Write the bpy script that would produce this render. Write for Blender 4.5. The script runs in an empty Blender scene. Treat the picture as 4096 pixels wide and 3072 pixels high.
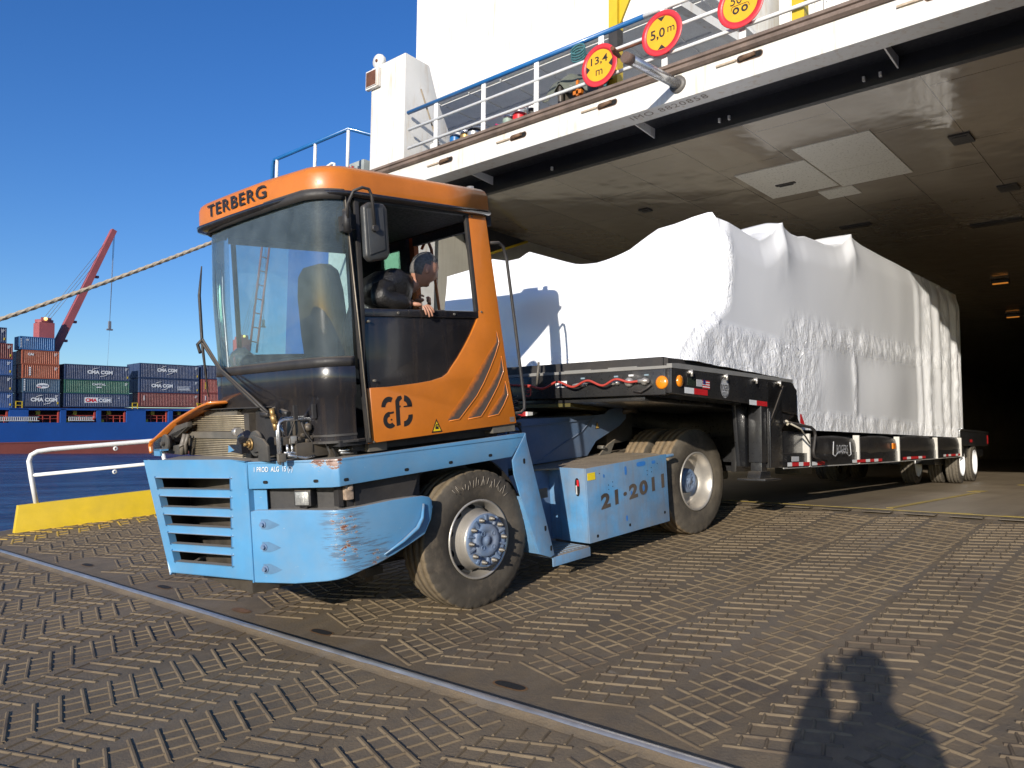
import bpy, bmesh, math, random
from mathutils import Vector, Matrix, noise
R = math.radians
S = bpy.context.scene
COL = S.collection
random.seed(7)

# ------------------------------------------------------------------ camera
CAM = Vector((-9.58, 0.0, 0.7226))
pit, yaw, rol = R(4.4), R(41.5), R(0.55)
Fv = Vector((math.cos(pit)*math.cos(yaw), math.cos(pit)*math.sin(yaw), math.sin(pit)))
Rv0 = Vector((math.sin(yaw), -math.cos(yaw), 0)); Uv0 = Rv0.cross(Fv)
Rv = Rv0*math.cos(rol) + Uv0*math.sin(rol); Uv = -Rv0*math.sin(rol) + Uv0*math.cos(rol)
cd = bpy.data.cameras.new('camera'); cam = bpy.data.objects.new('camera', cd); COL.objects.link(cam)
cam.matrix_world = Matrix(((Rv.x, Uv.x, -Fv.x, CAM.x), (Rv.y, Uv.y, -Fv.y, CAM.y), (Rv.z, Uv.z, -Fv.z, CAM.z), (0, 0, 0, 1)))
cd.sensor_width = 36; cd.lens = 3150/4096*36; cd.clip_start = 0.01; cd.clip_end = 20000
S.camera = cam

# ------------------------------------------------------------------ light
SUN = Vector((0.9127, 0.3236, -0.2494)).normalized()      # direction the light travels
sd = bpy.data.lights.new('sun', 'SUN'); sd.energy = 4.5; sd.angle = R(0.55); sd.color = (1.0, 0.925, 0.82)
so = bpy.data.objects.new('sun', sd); COL.objects.link(so); so.location = (-40, -20, 30)
so.rotation_euler = SUN.to_track_quat('-Z', 'Y').to_euler()
W = bpy.data.worlds.new("World"); S.world = W; W.use_nodes = True
wn = W.node_tree.nodes; wl = W.node_tree.links; bg = wn['Background']
sky = wn.new('ShaderNodeTexSky'); sky.sky_type = 'NISHITA'; sky.sun_disc = False
sky.sun_elevation = R(14.4); sky.sun_rotation = math.atan2(-SUN.x, -SUN.y)
sky.altitude = 0; sky.air_density = 1.0; sky.dust_density = 0.4; sky.ozone_density = 4.0
hs = wn.new('ShaderNodeHueSaturation'); hs.inputs['Hue'].default_value = .514; hs.inputs['Saturation'].default_value = 1.20; hs.inputs['Value'].default_value = 1.0
wl.new(sky.outputs[0], hs.inputs['Color']); wl.new(hs.outputs[0], bg.inputs[0]); bg.inputs[1].default_value = 0.135
S.view_settings.view_transform = 'Standard'; S.view_settings.look = 'None'; S.view_settings.exposure = 0.35; S.view_settings.gamma = 1
S.cycles.max_bounces = 10; S.cycles.diffuse_bounces = 5; S.cycles.glossy_bounces = 4; S.cycles.transparent_max_bounces = 12
S.cycles.caustics_reflective = False; S.cycles.caustics_refractive = False

# ------------------------------------------------------------------ materials
class NT:
    def __init__(s, name):
        s.m = bpy.data.materials.new(name); s.m.use_nodes = True
        s.t = s.m.node_tree; s.b = s.t.nodes['Principled BSDF']; s.o = s.t.nodes['Material Output']
    def n(s, ty, **kw):
        x = s.t.nodes.new(ty)
        for k, v in kw.items(): setattr(x, k, v)
        return x
    def l(s, a, b): s.t.links.new(a, b)
    def coord(s, sc=(1, 1, 1), gen='Object'):
        c = s.n('ShaderNodeTexCoord'); mp = s.n('ShaderNodeMapping'); mp.inputs['Scale'].default_value = sc
        s.l(c.outputs[gen], mp.inputs[0]); return mp.outputs[0]
    def noise(s, vec, scale, detail=4, rough=.55, dist=0):
        x = s.n('ShaderNodeTexNoise'); s.l(vec, x.inputs['Vector']); x.inputs['Scale'].default_value = scale
        x.inputs['Detail'].default_value = detail; x.inputs['Roughness'].default_value = rough; x.inputs['Distortion'].default_value = dist
        return x.outputs['Fac']
    def ramp(s, fac, a, b, ca=0., cb=1.):
        x = s.n('ShaderNodeMapRange'); x.inputs[1].default_value = a; x.inputs[2].default_value = b
        x.inputs[3].default_value = ca; x.inputs[4].default_value = cb; s.l(fac, x.inputs[0]); return x.outputs[0]
    def mix(s, fac, a, b, typ='MIX'):
        x = s.n('ShaderNodeMix', data_type='RGBA', blend_type=typ)
        if isinstance(fac, (int, float)): x.inputs[0].default_value = fac
        else: s.l(fac, x.inputs[0])
        for i, v in ((6, a), (7, b)):
            if isinstance(v, tuple): x.inputs[i].default_value = (*v, 1)
            else: s.l(v, x.inputs[i])
        return x.outputs[2]
    def math(s, op, a, b=0.):
        x = s.n('ShaderNodeMath', operation=op)
        for i, v in ((0, a), (1, b)):
            if isinstance(v, (int, float)): x.inputs[i].default_value = v
            else: s.l(v, x.inputs[i])
        return x.outputs[0]
    def bump(s, h, st=.3, dist=.01):
        x = s.n('ShaderNodeBump'); x.inputs['Strength'].default_value = st; x.inputs['Distance'].default_value = dist
        s.l(h, x.inputs['Height']); s.l(x.outputs[0], s.b.inputs['Normal']); return x
    def normz(s):
        g = s.n('ShaderNodeNewGeometry'); q = s.n('ShaderNodeSeparateXYZ'); s.l(g.outputs['Normal'], q.inputs[0]); return q.outputs[2]

DUST = (.26, .21, .15)
MC = {}
def paint(name, col, rough=.4, var=.15, scale=5., dust=0., film=0., metal=0., coat=0., chips=0., chipc=(.12, .045, .02), bump=.05, streak=0., spec=.5):
    if name in MC: return MC[name]
    k = NT(name); v = k.coord()
    n1 = k.noise(v, scale, 5); n2 = k.noise(v, scale*9, 3)
    c = k.mix(k.ramp(n1, .3, .7), tuple(x*(1-var) for x in col), tuple(min(1, x*(1+var*.6)) for x in col))
    c = k.mix(k.math('MULTIPLY', k.ramp(n2, .35, .75), var*.8), c, tuple(x*.7 for x in col))
    if streak:
        st = k.noise(k.coord((14, 14, .8)), 2.2, 4)
        c = k.mix(k.math('MULTIPLY', k.ramp(st, .5, .75), streak), c, (.16, .10, .055))
    if film:   # a film of road dust, thicker in blotches
        c = k.mix(k.math('MULTIPLY', k.ramp(k.noise(v, 2.3, 6, .65), .32, .72), film), c, DUST)
    if dust:   # dust lying on upward faces
        f = k.math('MULTIPLY', k.ramp(k.normz(), .45, .9), dust)
        f = k.math('MULTIPLY', f, k.ramp(k.noise(v, 12, 5, .7), .1, .55, .6, 1.))
        c = k.mix(f, c, DUST)
        k.l(k.math('ADD', k.math('MULTIPLY', f, .5), k.ramp(n2, .3, .7, rough*.85, rough*1.2)), k.b.inputs['Roughness'])
    else:
        k.l(k.ramp(n2, .3, .7, rough*.8, min(1, rough*1.25)), k.b.inputs['Roughness'])
    if chips:
        f = k.ramp(k.noise(v, 14, 6, .7), .76-chips*.2, .78-chips*.2)
        c = k.mix(f, c, chipc)
    k.l(c, k.b.inputs['Base Color']); k.b.inputs['Metallic'].default_value = metal
    k.b.inputs['Coat Weight'].default_value = coat; k.b.inputs['Coat Roughness'].default_value = .08
    k.b.inputs['Specular IOR Level'].default_value = spec
    if bump: k.bump(k.math('ADD', n2, k.noise(v, 60, 2)), bump, .004)
    MC[name] = k.m; return k.m

def glass(name, tint, dirt=.06, dirtc=(.5, .55, .5), refl=.9):
    if name in MC: return MC[name]
    k = NT(name); t = k.n('ShaderNodeBsdfTransparent'); t.inputs[0].default_value = (*tint, 1)
    g = k.n('ShaderNodeBsdfGlossy'); g.inputs['Roughness'].default_value = .02; g.inputs[0].default_value = (1, 1, 1, 1)
    d = k.n('ShaderNodeBsdfDiffuse'); d.inputs[0].default_value = (*dirtc, 1)
    fr = k.n('ShaderNodeFresnel'); fr.inputs[0].default_value = 1.5
    m1 = k.n('ShaderNodeMixShader'); m2 = k.n('ShaderNodeMixShader')
    v = k.coord(); f = k.math('MULTIPLY', k.ramp(k.noise(v, 3, 5, .7), .3, .8, .5, 1.6), dirt)
    k.l(f, m1.inputs[0]); k.l(t.outputs[0], m1.inputs[1]); k.l(d.outputs[0], m1.inputs[2])
    k.l(k.math('MULTIPLY', fr.outputs[0], refl), m2.inputs[0]); k.l(m1.outputs[0], m2.inputs[1]); k.l(g.outputs[0], m2.inputs[2])
    k.l(m2.outputs[0], k.o.inputs['Surface']); MC[name] = k.m; return k.m

def emis(name, col, s):
    k = NT(name); k.b.inputs['Emission Color'].default_value = (*col, 1); k.b.inputs['Emission Strength'].default_value = s
    k.b.inputs['Base Color'].default_value = (*col, 1); return k.m

ORANGE = paint('orange_paint', (.58, .165, .012), .38, .14, 3.5, dust=.35, film=.06, coat=.25, bump=.03)
def blue_bumper():
    k = NT('blue_paint'); v = k.coord()
    n1 = k.noise(v, 3, 5); n2 = k.noise(v, 40, 3)
    c = k.mix(k.ramp(n1, .3, .7), (.075, .245, .44), (.095, .295, .52))
    f = k.math('MULTIPLY', k.ramp(k.noise(v, 2.6, 6, .65), .38, .75), .22)
    c = k.mix(k.math('MULTIPLY', f, 1.5), c, (.26, .27, .26))
    # scratches and rubbed rust near the bumper's outer corner and the skirt's corner
    def near(p, r):
        dd = k.n('ShaderNodeVectorMath', operation='DISTANCE'); cc = k.n('ShaderNodeTexCoord'); k.l(cc.outputs['Object'], dd.inputs[0])
        dd.inputs[1].default_value = p; return k.ramp(dd.outputs['Value'], 0, r, 1, 0)
    sn = k.noise(k.coord((3, 3, 26)), 2.2, 6, .7); s3 = k.noise(k.coord((5, 5, 12)), 4.5, 5, .7)
    for p, r, thr in (((-1.03, -1.24, .84), .22, .66), ((-1.02, -1.24, .68), .22, .68), ((-1.07, -1.21, 1.275), .06, .44), ((-.8, -1.24, .57), .22, .70), ((-1.13, -1.12, 1.285), .08, .52)):
        nr = near(p, r)
        c = k.mix(k.math('MULTIPLY', k.ramp(nr, .05, .3), k.ramp(k.math('ADD', sn, k.math('MULTIPLY', nr, .15)), .56, .68, 0, .6)), c, (.08, .08, .09)) if thr > .64 else c
        q3 = k.math('ADD', s3, k.math('MULTIPLY', nr, .28)); gate = k.ramp(nr, .02, .08)
        c = k.mix(k.math('MULTIPLY', gate, k.ramp(q3, thr+.10, thr+.11)), c, (.60, .52, .40))
        c = k.mix(k.math('MULTIPLY', gate, k.ramp(q3, thr+.115, thr+.125)), c, (.15, .055, .035))
    sp = k.noise(k.coord((1, 1, 4)), 16, 3, .6)
    c = k.mix(k.ramp(sp, .73, .75, 0, .8), c, (.55, .5, .42))
    fd = k.math('MULTIPLY', k.ramp(k.normz(), .5, .9), .85)
    c = k.mix(fd, c, DUST); k.l(c, k.b.inputs['Base Color'])
    k.l(k.math('ADD', k.math('MULTIPLY', fd, .5), k.ramp(n2, .3, .7, .28, .42)), k.b.inputs['Roughness'])
    k.b.inputs['Coat Weight'].default_value = .2; k.bump(n2, .04, .004); return k.m
BLUE = blue_bumper()
BLUEW = paint('worn_blue_paint', (.085, .27, .50), .5, .22, 4, dust=.95, film=.62, chips=.12, chipc=(.2, .17, .13), bump=.06, streak=.25)
DBLUE = paint('dark_steel_blue_paint', (.085, .15, .26), .45, .15, 4, dust=.6, film=.3)
BLACK = paint('black_plastic', (.010, .011, .016), .22, .3, 5, dust=.5, film=.07, streak=.12, coat=.5, bump=.02)
BLACKM = paint('matt_black', (.02, .02, .022), .55, .3, 5, dust=.6, film=.12)
DARKIN = paint('dark_interior', (.018, .018, .02), .7, .2, 5)
GREASE = paint('greasy_steel', (.05, .045, .04), .45, .4, 12, dust=.8, film=.4, metal=.3)
GREYM = paint('dusty_grey_metal', (.13, .125, .11), .5, .3, 8, dust=.8, film=.5, metal=.2)
PIPE = paint('zinc_pipe', (.62, .63, .64), .3, .15, 9, metal=.85, film=.12)
CHROME = paint('dusty_silver', (.58, .55, .50), .35, .15, 7, dust=.3, film=.35, metal=.6)
BRASS = paint('brass', (.40, .25, .09), .4, .2, 20, metal=.6, film=.3)
WHITEP = paint('white_rail_paint', (.80, .80, .78), .4, .06, 6, chips=.1, chipc=(.35, .2, .1), streak=.06)
BLUER = paint('blue_rail_paint', (.015, .13, .36), .35, .12, 5, coat=.3)
RUSTY = paint('rusty_timber', (.17, .125, .10), .75, .4, 3, chips=.25, chipc=(.16, .06, .02), bump=.4)
RUST = paint('rust', (.13, .05, .025), .8, .4, 8, bump=.3)
YELLOW = paint('yellow_paint', (.62, .43, .01), .45, .1, 5, film=.12, chips=.06)
MARK = paint('stencil_black', (.018, .016, .016), .55, .3, 30)
NUMC = paint('stencil_brown', (.055, .042, .033), .6, .3, 14, film=.3)
WHITEM = paint('white_marking', (.75, .75, .73), .5, .08, 20)
REDM = paint('red_marking', (.62, .02, .025), .4, .1, 20)
SILV = paint('silver_marking', (.5, .5, .5), .4, .1, 20)
AMBER = paint('amber_lens', (.8, .25, .01), .12, .1, 20, coat=1.0)
SKIN = paint('skin', (.46, .23, .15), .5, .1, 20)
HAIR = paint('grey_hair', (.15, .14, .13), .7, .5, 60, bump=.5)
JACKET = paint('black_leather', (.016, .015, .015), .42, .3, 9, bump=.9)
FABRIC = paint('dark_fabric', (.012, .014, .019), .85, .2, 30)
DIRTSHADE = paint('dirty_shaded_recess', (.075, .055, .045), .6, .3, 16, film=.3)

# ------------------------------------------------------------------ mesh helpers
class MB:
    def __init__(s): s.v = []; s.f = []; s.mi = []; s.sm = []
    def add(s, vs, fs, mi=0, smooth=False, M=None):
        o = len(s.v)
        s.v += [tuple(M @ Vector(v)) if M else tuple(v) for v in vs]
        for f in fs: s.f.append(tuple(i+o for i in f)); s.mi.append(mi); s.sm.append(smooth)
        return s
    def box(s, a, b, mi=0, M=None):
        x0, y0, z0 = [min(p, q) for p, q in zip(a, b)]; x1, y1, z1 = [max(p, q) for p, q in zip(a, b)]
        vs = [(x0, y0, z0), (x1, y0, z0), (x1, y1, z0), (x0, y1, z0), (x0, y0, z1), (x1, y0, z1), (x1, y1, z1), (x0, y1, z1)]
        return s.add(vs, [(0, 3, 2, 1), (4, 5, 6, 7), (0, 1, 5, 4), (1, 2, 6, 5), (2, 3, 7, 6), (3, 0, 4, 7)], mi, False, M)
    def prism(s, poly, fn, t0, t1, mi=0, M=None):
        """poly: 2-D outline, fn(p, t) -> 3-D"""
        n = len(poly); vs = [fn(p, t0) for p in poly] + [fn(p, t1) for p in poly]
        fs = [tuple(range(n)), tuple(range(2*n-1, n-1, -1))] + [(i, i+n, (i+1) % n+n, (i+1) % n) for i in range(n)]
        return s.add(vs, fs, mi, False, M)
    def xz(s, poly, y0, y1, mi=0): return s.prism(poly, lambda p, t: (p[0], t, p[1]), y0, y1, mi)
    def yz(s, poly, x0, x1, mi=0): return s.prism(poly, lambda p, t: (t, p[0], p[1]), x0, x1, mi)
    def xy(s, poly, z0, z1, mi=0): return s.prism(poly, lambda p, t: (p[0], p[1], t), z0, z1, mi)
    def tube(s, pts, r, n=8, mi=0, cap=True):
        pts = [Vector(p) for p in pts]; m = len(pts); rr = r if isinstance(r, (list, tuple)) else [r]*m
        vs = []; up = None
        for i, p in enumerate(pts):
            d = (pts[min(i+1, m-1)] - pts[max(i-1, 0)]).normalized()
            if up is None:
                up = Vector((0, 0, 1)) if abs(d.z) < .9 else Vector((1, 0, 0))
            a = d.cross(up).normalized(); b = a.cross(d).normalized(); up = b
            vs += [tuple(p + (a*math.cos(2*math.pi*k/n) + b*math.sin(2*math.pi*k/n))*rr[i]) for k in range(n)]
        fs = [(i*n+k, (i+1)*n+k, (i+1)*n+(k+1) % n, i*n+(k+1) % n) for i in range(m-1) for k in range(n)]
        s.add(vs, fs, mi, True)
        if cap:
            o = len(s.v)-len(vs)
            s.f.append(tuple(o+k for k in range(n))); s.mi.append(mi); s.sm.append(False)
            s.f.append(tuple(o+(m-1)*n+k for k in range(n-1, -1, -1))); s.mi.append(mi); s.sm.append(False)
        return s
    def cyl(s, a, b, r, n=16, mi=0): return s.tube([a, b], r, n, mi)
    def lathe(s, prof, c, n=48, mi=0, axis='y', fn=None):
        """prof: (radius, along) turned about the axis through c"""
        vs = []
        for i, (r, h) in enumerate(prof):
            for k in range(n):
                a = 2*math.pi*k/n; rr = r if fn is None else fn(r, i, k)
                if axis == 'y': vs.append((c[0]+rr*math.cos(a), c[1]+h, c[2]+rr*math.sin(a)))
                elif axis == 'x': vs.append((c[0]+h, c[1]+rr*math.cos(a), c[2]+rr*math.sin(a)))
                else: vs.append((c[0]+rr*math.cos(a), c[1]+rr*math.sin(a), c[2]+h))
        fs = [(i*n+k, i*n+(k+1) % n, (i+1)*n+(k+1) % n, (i+1)*n+k) for i in range(len(prof)-1) for k in range(n)]
        return s.add(vs, fs, mi, True)
    def disc(s, c, r, n=24, axis='y', mi=0, fn=None):
        vs = []
        for k in range(n):
            a = 2*math.pi*k/n
            vs.append({'y': (c[0]+r*math.cos(a), c[1], c[2]+r*math.sin(a)), 'x': (c[0], c[1]+r*math.cos(a), c[2]+r*math.sin(a)), 'z': (c[0]+r*math.cos(a), c[1]+r*math.sin(a), c[2])}[axis])
        return s.add(vs, [tuple(range(n))], mi)
    def sphere(s, c, r, n=16, m=10, mi=0, fn=None):
        rr = r if isinstance(r, (tuple, list)) else (r, r, r); vs = []
        for i in range(m+1):
            for k in range(n):
                t = math.pi*i/m; a = 2*math.pi*k/n
                p = Vector((math.sin(t)*math.cos(a), math.sin(t)*math.sin(a), math.cos(t)))
                q = Vector((p.x*rr[0], p.y*rr[1], p.z*rr[2]))
                if fn: q = fn(p, q)
                vs.append(tuple(Vector(c)+q))
        fs = [(i*n+k, (i+1)*n+k, (i+1)*n+(k+1) % n, i*n+(k+1) % n) for i in range(m) for k in range(n)]
        return s.add(vs, fs, mi, True)
    def grid(s, fn, nu, nv, mi=0, smooth=True, flip=False):
        vs = [fn(i/nu, j/nv) for i in range(nu+1) for j in range(nv+1)]
        fs = [(i*(nv+1)+j, (i+1)*(nv+1)+j, (i+1)*(nv+1)+j+1, i*(nv+1)+j+1) for i in range(nu) for j in range(nv)]
        if flip: fs = [f[::-1] for f in fs]
        return s.add(vs, fs, mi, smooth)
    def text(s, txt, o, ux, uy, w=None, h=None, bold=.02, mi=0, ext=.001, shear=0, space=1.0, center=False):
        cu = bpy.data.curves.new('t', 'FONT'); cu.body = txt; cu.size = 1; cu.offset = bold; cu.extrude = 0; cu.shear = shear
        cu.space_character = space; cu.resolution_u = 3
        ob = bpy.data.objects.new('t', cu); COL.objects.link(ob)
        dg = bpy.context.evaluated_depsgraph_get(); me = bpy.data.meshes.new_from_object(ob.evaluated_get(dg))
        xs = [v.co.x for v in me.vertices]; ys = [v.co.y for v in me.vertices]
        x0, x1, y0, y1 = min(xs), max(xs), min(ys), max(ys)
        sy = h/(y1-y0) if h else w/(x1-x0); sx = w/(x1-x0) if w else sy
        O = Vector(o); X = Vector(ux).normalized(); Y = Vector(uy).normalized()
        if center: O = O - X*(sx*(x1-x0)/2) - Y*(sy*(y1-y0)/2)
        N = X.cross(Y)*ext
        vs = [tuple(O + X*((v.co.x-x0)*sx) + Y*((v.co.y-y0)*sy) + N) for v in me.vertices]
        s.add(vs, [tuple(p.vertices) for p in me.polygons], mi)
        bpy.data.objects.remove(ob); bpy.data.curves.remove(cu); bpy.data.meshes.remove(me); return s
    def pieces(s, name, mats, parent=None, **kw):
        """build every separate piece of this mesh as an object of its own"""
        p = list(range(len(s.v)))
        def fd(a):
            while p[a] != a: p[a] = p[p[a]]; a = p[a]
            return a
        for f in s.f:
            for i in f[1:]: p[fd(i)] = fd(f[0])
        gr = {}
        for k, f in enumerate(s.f): gr.setdefault(fd(f[0]), []).append(k)
        bx = []
        for ks in gr.values():
            q = [s.v[i] for k in ks for i in s.f[k]]; lo_ = [min(c[j] for c in q)-.004 for j in range(3)]; hi_ = [max(c[j] for c in q)+.004 for j in range(3)]
            hit_ = [b for b in bx if all(b[0][j] <= hi_[j] and lo_[j] <= b[1][j] for j in range(3))]
            for b in hit_:
                bx.remove(b); lo_ = [min(x, y) for x, y in zip(lo_, b[0])]; hi_ = [max(x, y) for x, y in zip(hi_, b[1])]; ks = ks+b[2]
            bx.append((lo_, hi_, ks))
        for lo_, hi_, ks in bx:
            n = MB(); mp = {}
            for k in ks:
                for i in s.f[k]:
                    if i not in mp: mp[i] = len(n.v); n.v.append(s.v[i])
                n.f.append(tuple(mp[i] for i in s.f[k])); n.mi.append(s.mi[k]); n.sm.append(s.sm[k])
            n.build(name, mats, parent, **kw)
    def build(s, name, mats, parent=None, bevel=0, seg=2, ang=30, weld=0, thick=0, **props):
        me = bpy.data.meshes.new(name); me.from_pydata(s.v, [], s.f)
        if not isinstance(mats, (list, tuple)): mats = [mats]
        for m in mats: me.materials.append(m)
        me.polygons.foreach_set('material_index', s.mi); me.polygons.foreach_set('use_smooth', s.sm)
        bm = bmesh.new(); bm.from_mesh(me)
        if weld: bmesh.ops.remove_doubles(bm, verts=bm.verts, dist=weld)
        if thick:
            bmesh.ops.solidify(bm, geom=bm.faces[:], thickness=thick)
        if bevel:
            es = [e for e in bm.edges if len(e.link_faces) == 2 and e.calc_face_angle(0) > R(ang)]
            bmesh.ops.bevel(bm, geom=es, offset=bevel, segments=seg, affect='EDGES', profile=.6, clamp_overlap=True)
            if seg > 1:
                for f in bm.faces: f.smooth = True
        if not weld or True: bmesh.ops.recalc_face_normals(bm, faces=bm.faces) if s_recalc(s) else None
        bm.to_mesh(me); bm.free()
        if bevel and seg > 1: 
            try: me.set_sharp_from_angle(angle=R(40))
            except Exception: pass
        o = bpy.data.objects.new(name, me); COL.objects.link(o)
        if parent: o.parent = parent
        for k_, v_ in props.items(): o[k_] = v_
        return o
def s_recalc(s): return not getattr(s, 'keep', False)
def thing(name, label, cat, M=None, group=None):
    o = bpy.data.objects.new(name, None); COL.objects.link(o); o.empty_display_size = .2
    if M is not None: o.matrix_world = M
    o['label'] = label; o['category'] = cat
    if group: o['group'] = group
    return o
def tag(o, label, cat, group=None):
    o['label'] = label; o['category'] = cat
    if group: o['group'] = group
    return o
def frame(X, Y, Z, O): return Matrix(((X.x, Y.x, Z.x, O.x), (X.y, Y.y, Z.y, O.y), (X.z, Y.z, Z.z, O.z), (0, 0, 0, 1)))
def arc(c, r, a0, a1, n): return [(c[0]+r*math.cos(R(a0+(a1-a0)*i/n)), c[1]+r*math.sin(R(a0+(a1-a0)*i/n))) for i in range(n+1)]
def lerp(a, b, t): return a+(b-a)*t
def interp(tab, x):
    if x <= tab[0][0]: return tab[0][1]
    for (a, p), (b, q) in zip(tab, tab[1:]):
        if x <= b: return lerp(p, q, (x-a)/(b-a))
    return tab[-1][1]
def smooth(a, b, x): t = max(0, min(1, (x-a)/(b-a))); return t*t*(3-2*t)
def skin(parent_mb, verts, edges, rad, sub=2, root=0, M=None, mi=0):
    """grow one continuous surface round a skeleton and add it to a mesh"""
    me = bpy.data.meshes.new('s'); me.from_pydata(verts, edges, [])
    ob = bpy.data.objects.new('s', me); COL.objects.link(ob)
    ob.modifiers.new('k', 'SKIN'); 
    for i, v in enumerate(me.skin_vertices[0].data):
        r = rad[i] if isinstance(rad[i], tuple) else (rad[i], rad[i]); v.radius = r; v.use_root = (i == root)
    sm = ob.modifiers.new('u', 'SUBSURF'); sm.levels = sub; sm.render_levels = sub
    dg = bpy.context.evaluated_depsgraph_get(); e = bpy.data.meshes.new_from_object(ob.evaluated_get(dg))
    parent_mb.add([tuple(v.co) for v in e.vertices], [tuple(p.vertices) for p in e.polygons], mi, True, M)
    bpy.data.objects.remove(ob); bpy.data.meshes.remove(me); bpy.data.meshes.remove(e)

# ------------------------------------------------------------------ ramp, deck, water, quay
SL = R(6.0)
def ramp_mat():
    k = NT('ramp_steel'); v = k.coord()
    n1 = k.noise(v, .7, 6, .6); n2 = k.noise(v, 5, 6, .65); n3 = k.noise(v, 60, 3, .6)
    c = k.mix(k.ramp(n1, .35, .65), (.118, .084, .047), (.190, .140, .083))
    c = k.mix(k.math('MULTIPLY', k.ramp(n2, .42, .66), .6), c, (.075, .064, .052))
    c = k.mix(k.math('MULTIPLY', k.ramp(k.noise(k.coord((.25, 2.2, 1)), 1.3, 5, .6), .52, .7), .5), c, (.18, .15, .115))
    c = k.mix(k.ramp(k.noise(v, 3.1, 6, .72), .70, .76, 0, .5), c, (.13, .07, .035))
    c = k.mix(k.ramp(k.noise(v, .9, 7, .75), .60, .66, 0, .55), c, (.06, .048, .04))
    c = k.mix(k.ramp(k.noise(k.coord((1, .15, 1)), 7, 5, .7), .66, .70, 0, .6), c, (.26, .22, .17))
    k.l(k.mix(k.math('MULTIPLY', n3, .4), c, (.16, .135, .10)), k.b.inputs['Base Color'])
    k.l(k.ramp(n2, .3, .7, .6, .85), k.b.inputs['Roughness']); k.b.inputs['Specular IOR Level'].default_value = .3; k.bump(k.math('ADD', n2, n3), .45, .008); return k.m
def rib_mat():
    k = NT('worn_rib_steel'); v = k.coord()
    n2 = k.noise(v, 4, 6, .65); n1 = k.noise(v, .6, 4)
    c = k.mix(k.ramp(n2, .35, .65), (.122, .090, .054), (.190, .143, .086))
    c = k.mix(k.ramp(k.noise(v, 1.1, 5, .7), .55, .62, 0, .75), c, (.085, .062, .042))
    c = k.mix(k.ramp(n1, .68, .74, 0, .4), c, (.18, .09, .04))
    k.l(c, k.b.inputs['Base Color']); k.b.inputs['Roughness'].default_value = .7; k.b.inputs['Specular IOR Level'].default_value = .3; k.bump(k.noise(v, 70, 3), .3, .003); return k.m
def ribpaint(): return paint('yellow_rib_paint', (.55, .34, .03), .5, .2, 9, film=.35)
cS, sS = math.cos(SL), math.sin(SL)
def rp(u, v, h=0): return (u*cS - h*sS, v, u*sS + h*cS)
rm = MB()
N_U, N_V = 60, 60
# plate of the ramp with a lip at its foot
rm.grid(lambda a, b: rp(-13.0+13.0*a, -4.0+17.3*b), 26, 30, 0, False, True)
rm.add([rp(-13, -4), rp(-13, 13.3), rp(-13, 13.3, -.25), rp(-13, -4, -.25)], [(0, 1, 2, 3)], 0)
rm.add([rp(-13, 13.3), rp(0, 13.3), rp(0, 13.3, -.5), rp(-13, 13.3, -.25)], [(0, 1, 2, 3)], 0)
def bar(mb, p, q, w, h, mi, taper=.40):
    (u0, v0), (u1, v1) = p, q; du, dv = u1-u0, v1-v0; L = math.hypot(du, dv); nx, ny = -dv/L*w/2, du/L*w/2; tx, ty = du/L*h*.8, dv/L*h*.8
    t = taper
    vs = [rp(u0-nx, v0-ny, .0), rp(u1-nx, v1-ny, .0), rp(u1+nx, v1+ny, .0), rp(u0+nx, v0+ny, .0),
          rp(u0-nx*t+tx, v0-ny*t+ty, h), rp(u1-nx*t-tx, v1-ny*t-ty, h), rp(u1+nx*t-tx, v1+ny*t-ty, h), rp(u0+nx*t+tx, v0+ny*t+ty, h)]
    mb.add(vs, [(4, 5, 6, 7), (0, 1, 5, 4), (1, 2, 6, 5), (2, 3, 7, 6), (3, 0, 4, 7)], mi)
PV, PU = .50, .138
slots = [(-6.12, 9.28), (-6.14, 7.4), (-6.17, 5.96), (-6.16, 4.87), (-6.17, 3.04)]
for j in range(-7, 26):
    v0 = j*PV+.29; sg = 1 if j % 2 else -1
    if v0 > 12.6: continue
    for i in range(96):
        u = -13.0 + i*PU + (.05 if j % 2 else 0)
        if -6.55 < u < -6.20 or u > -.28 or u < -12.85: continue
        if any(abs(u-a) < .16 and abs(v0+.22-b) < .3 for a, b in slots): continue
        j1 = random.uniform(-.006, .006)
        du = .075*sg
        yel = 1 if (v0 > 11.35 - 0 and v0+.45 > 12.83 - (u+5.74)*.25 - .75 and (i//1) % 2 == 0 and u < -1) else 0
        bar(rm, (u-du+j1, v0), (u+du-j1+random.uniform(-.008, .008), v0+.455+random.uniform(-.012, .006)), .027, .0085*random.uniform(.7, 1.15), 2 if yel else 1)
        for q in range(4):     # low cross ribs between two bars
            f = (q+.4 + random.uniform(-.12, .12))/4
            if random.random() < .06: continue
            uu = u - du + 2*du*f; vv = v0+.45*f
            bar(rm, (uu+.012, vv-.01*sg), (uu+PU-.012, vv-.01*sg - .035*sg), .019, .0065 if v0 > 3 else .0075, 2 if yel and q % 2 else 1)
ramp = rm.build('ramp', [ramp_mat(), rib_mat(), ribpaint()]); ramp['kind'] = 'structure'
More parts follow.
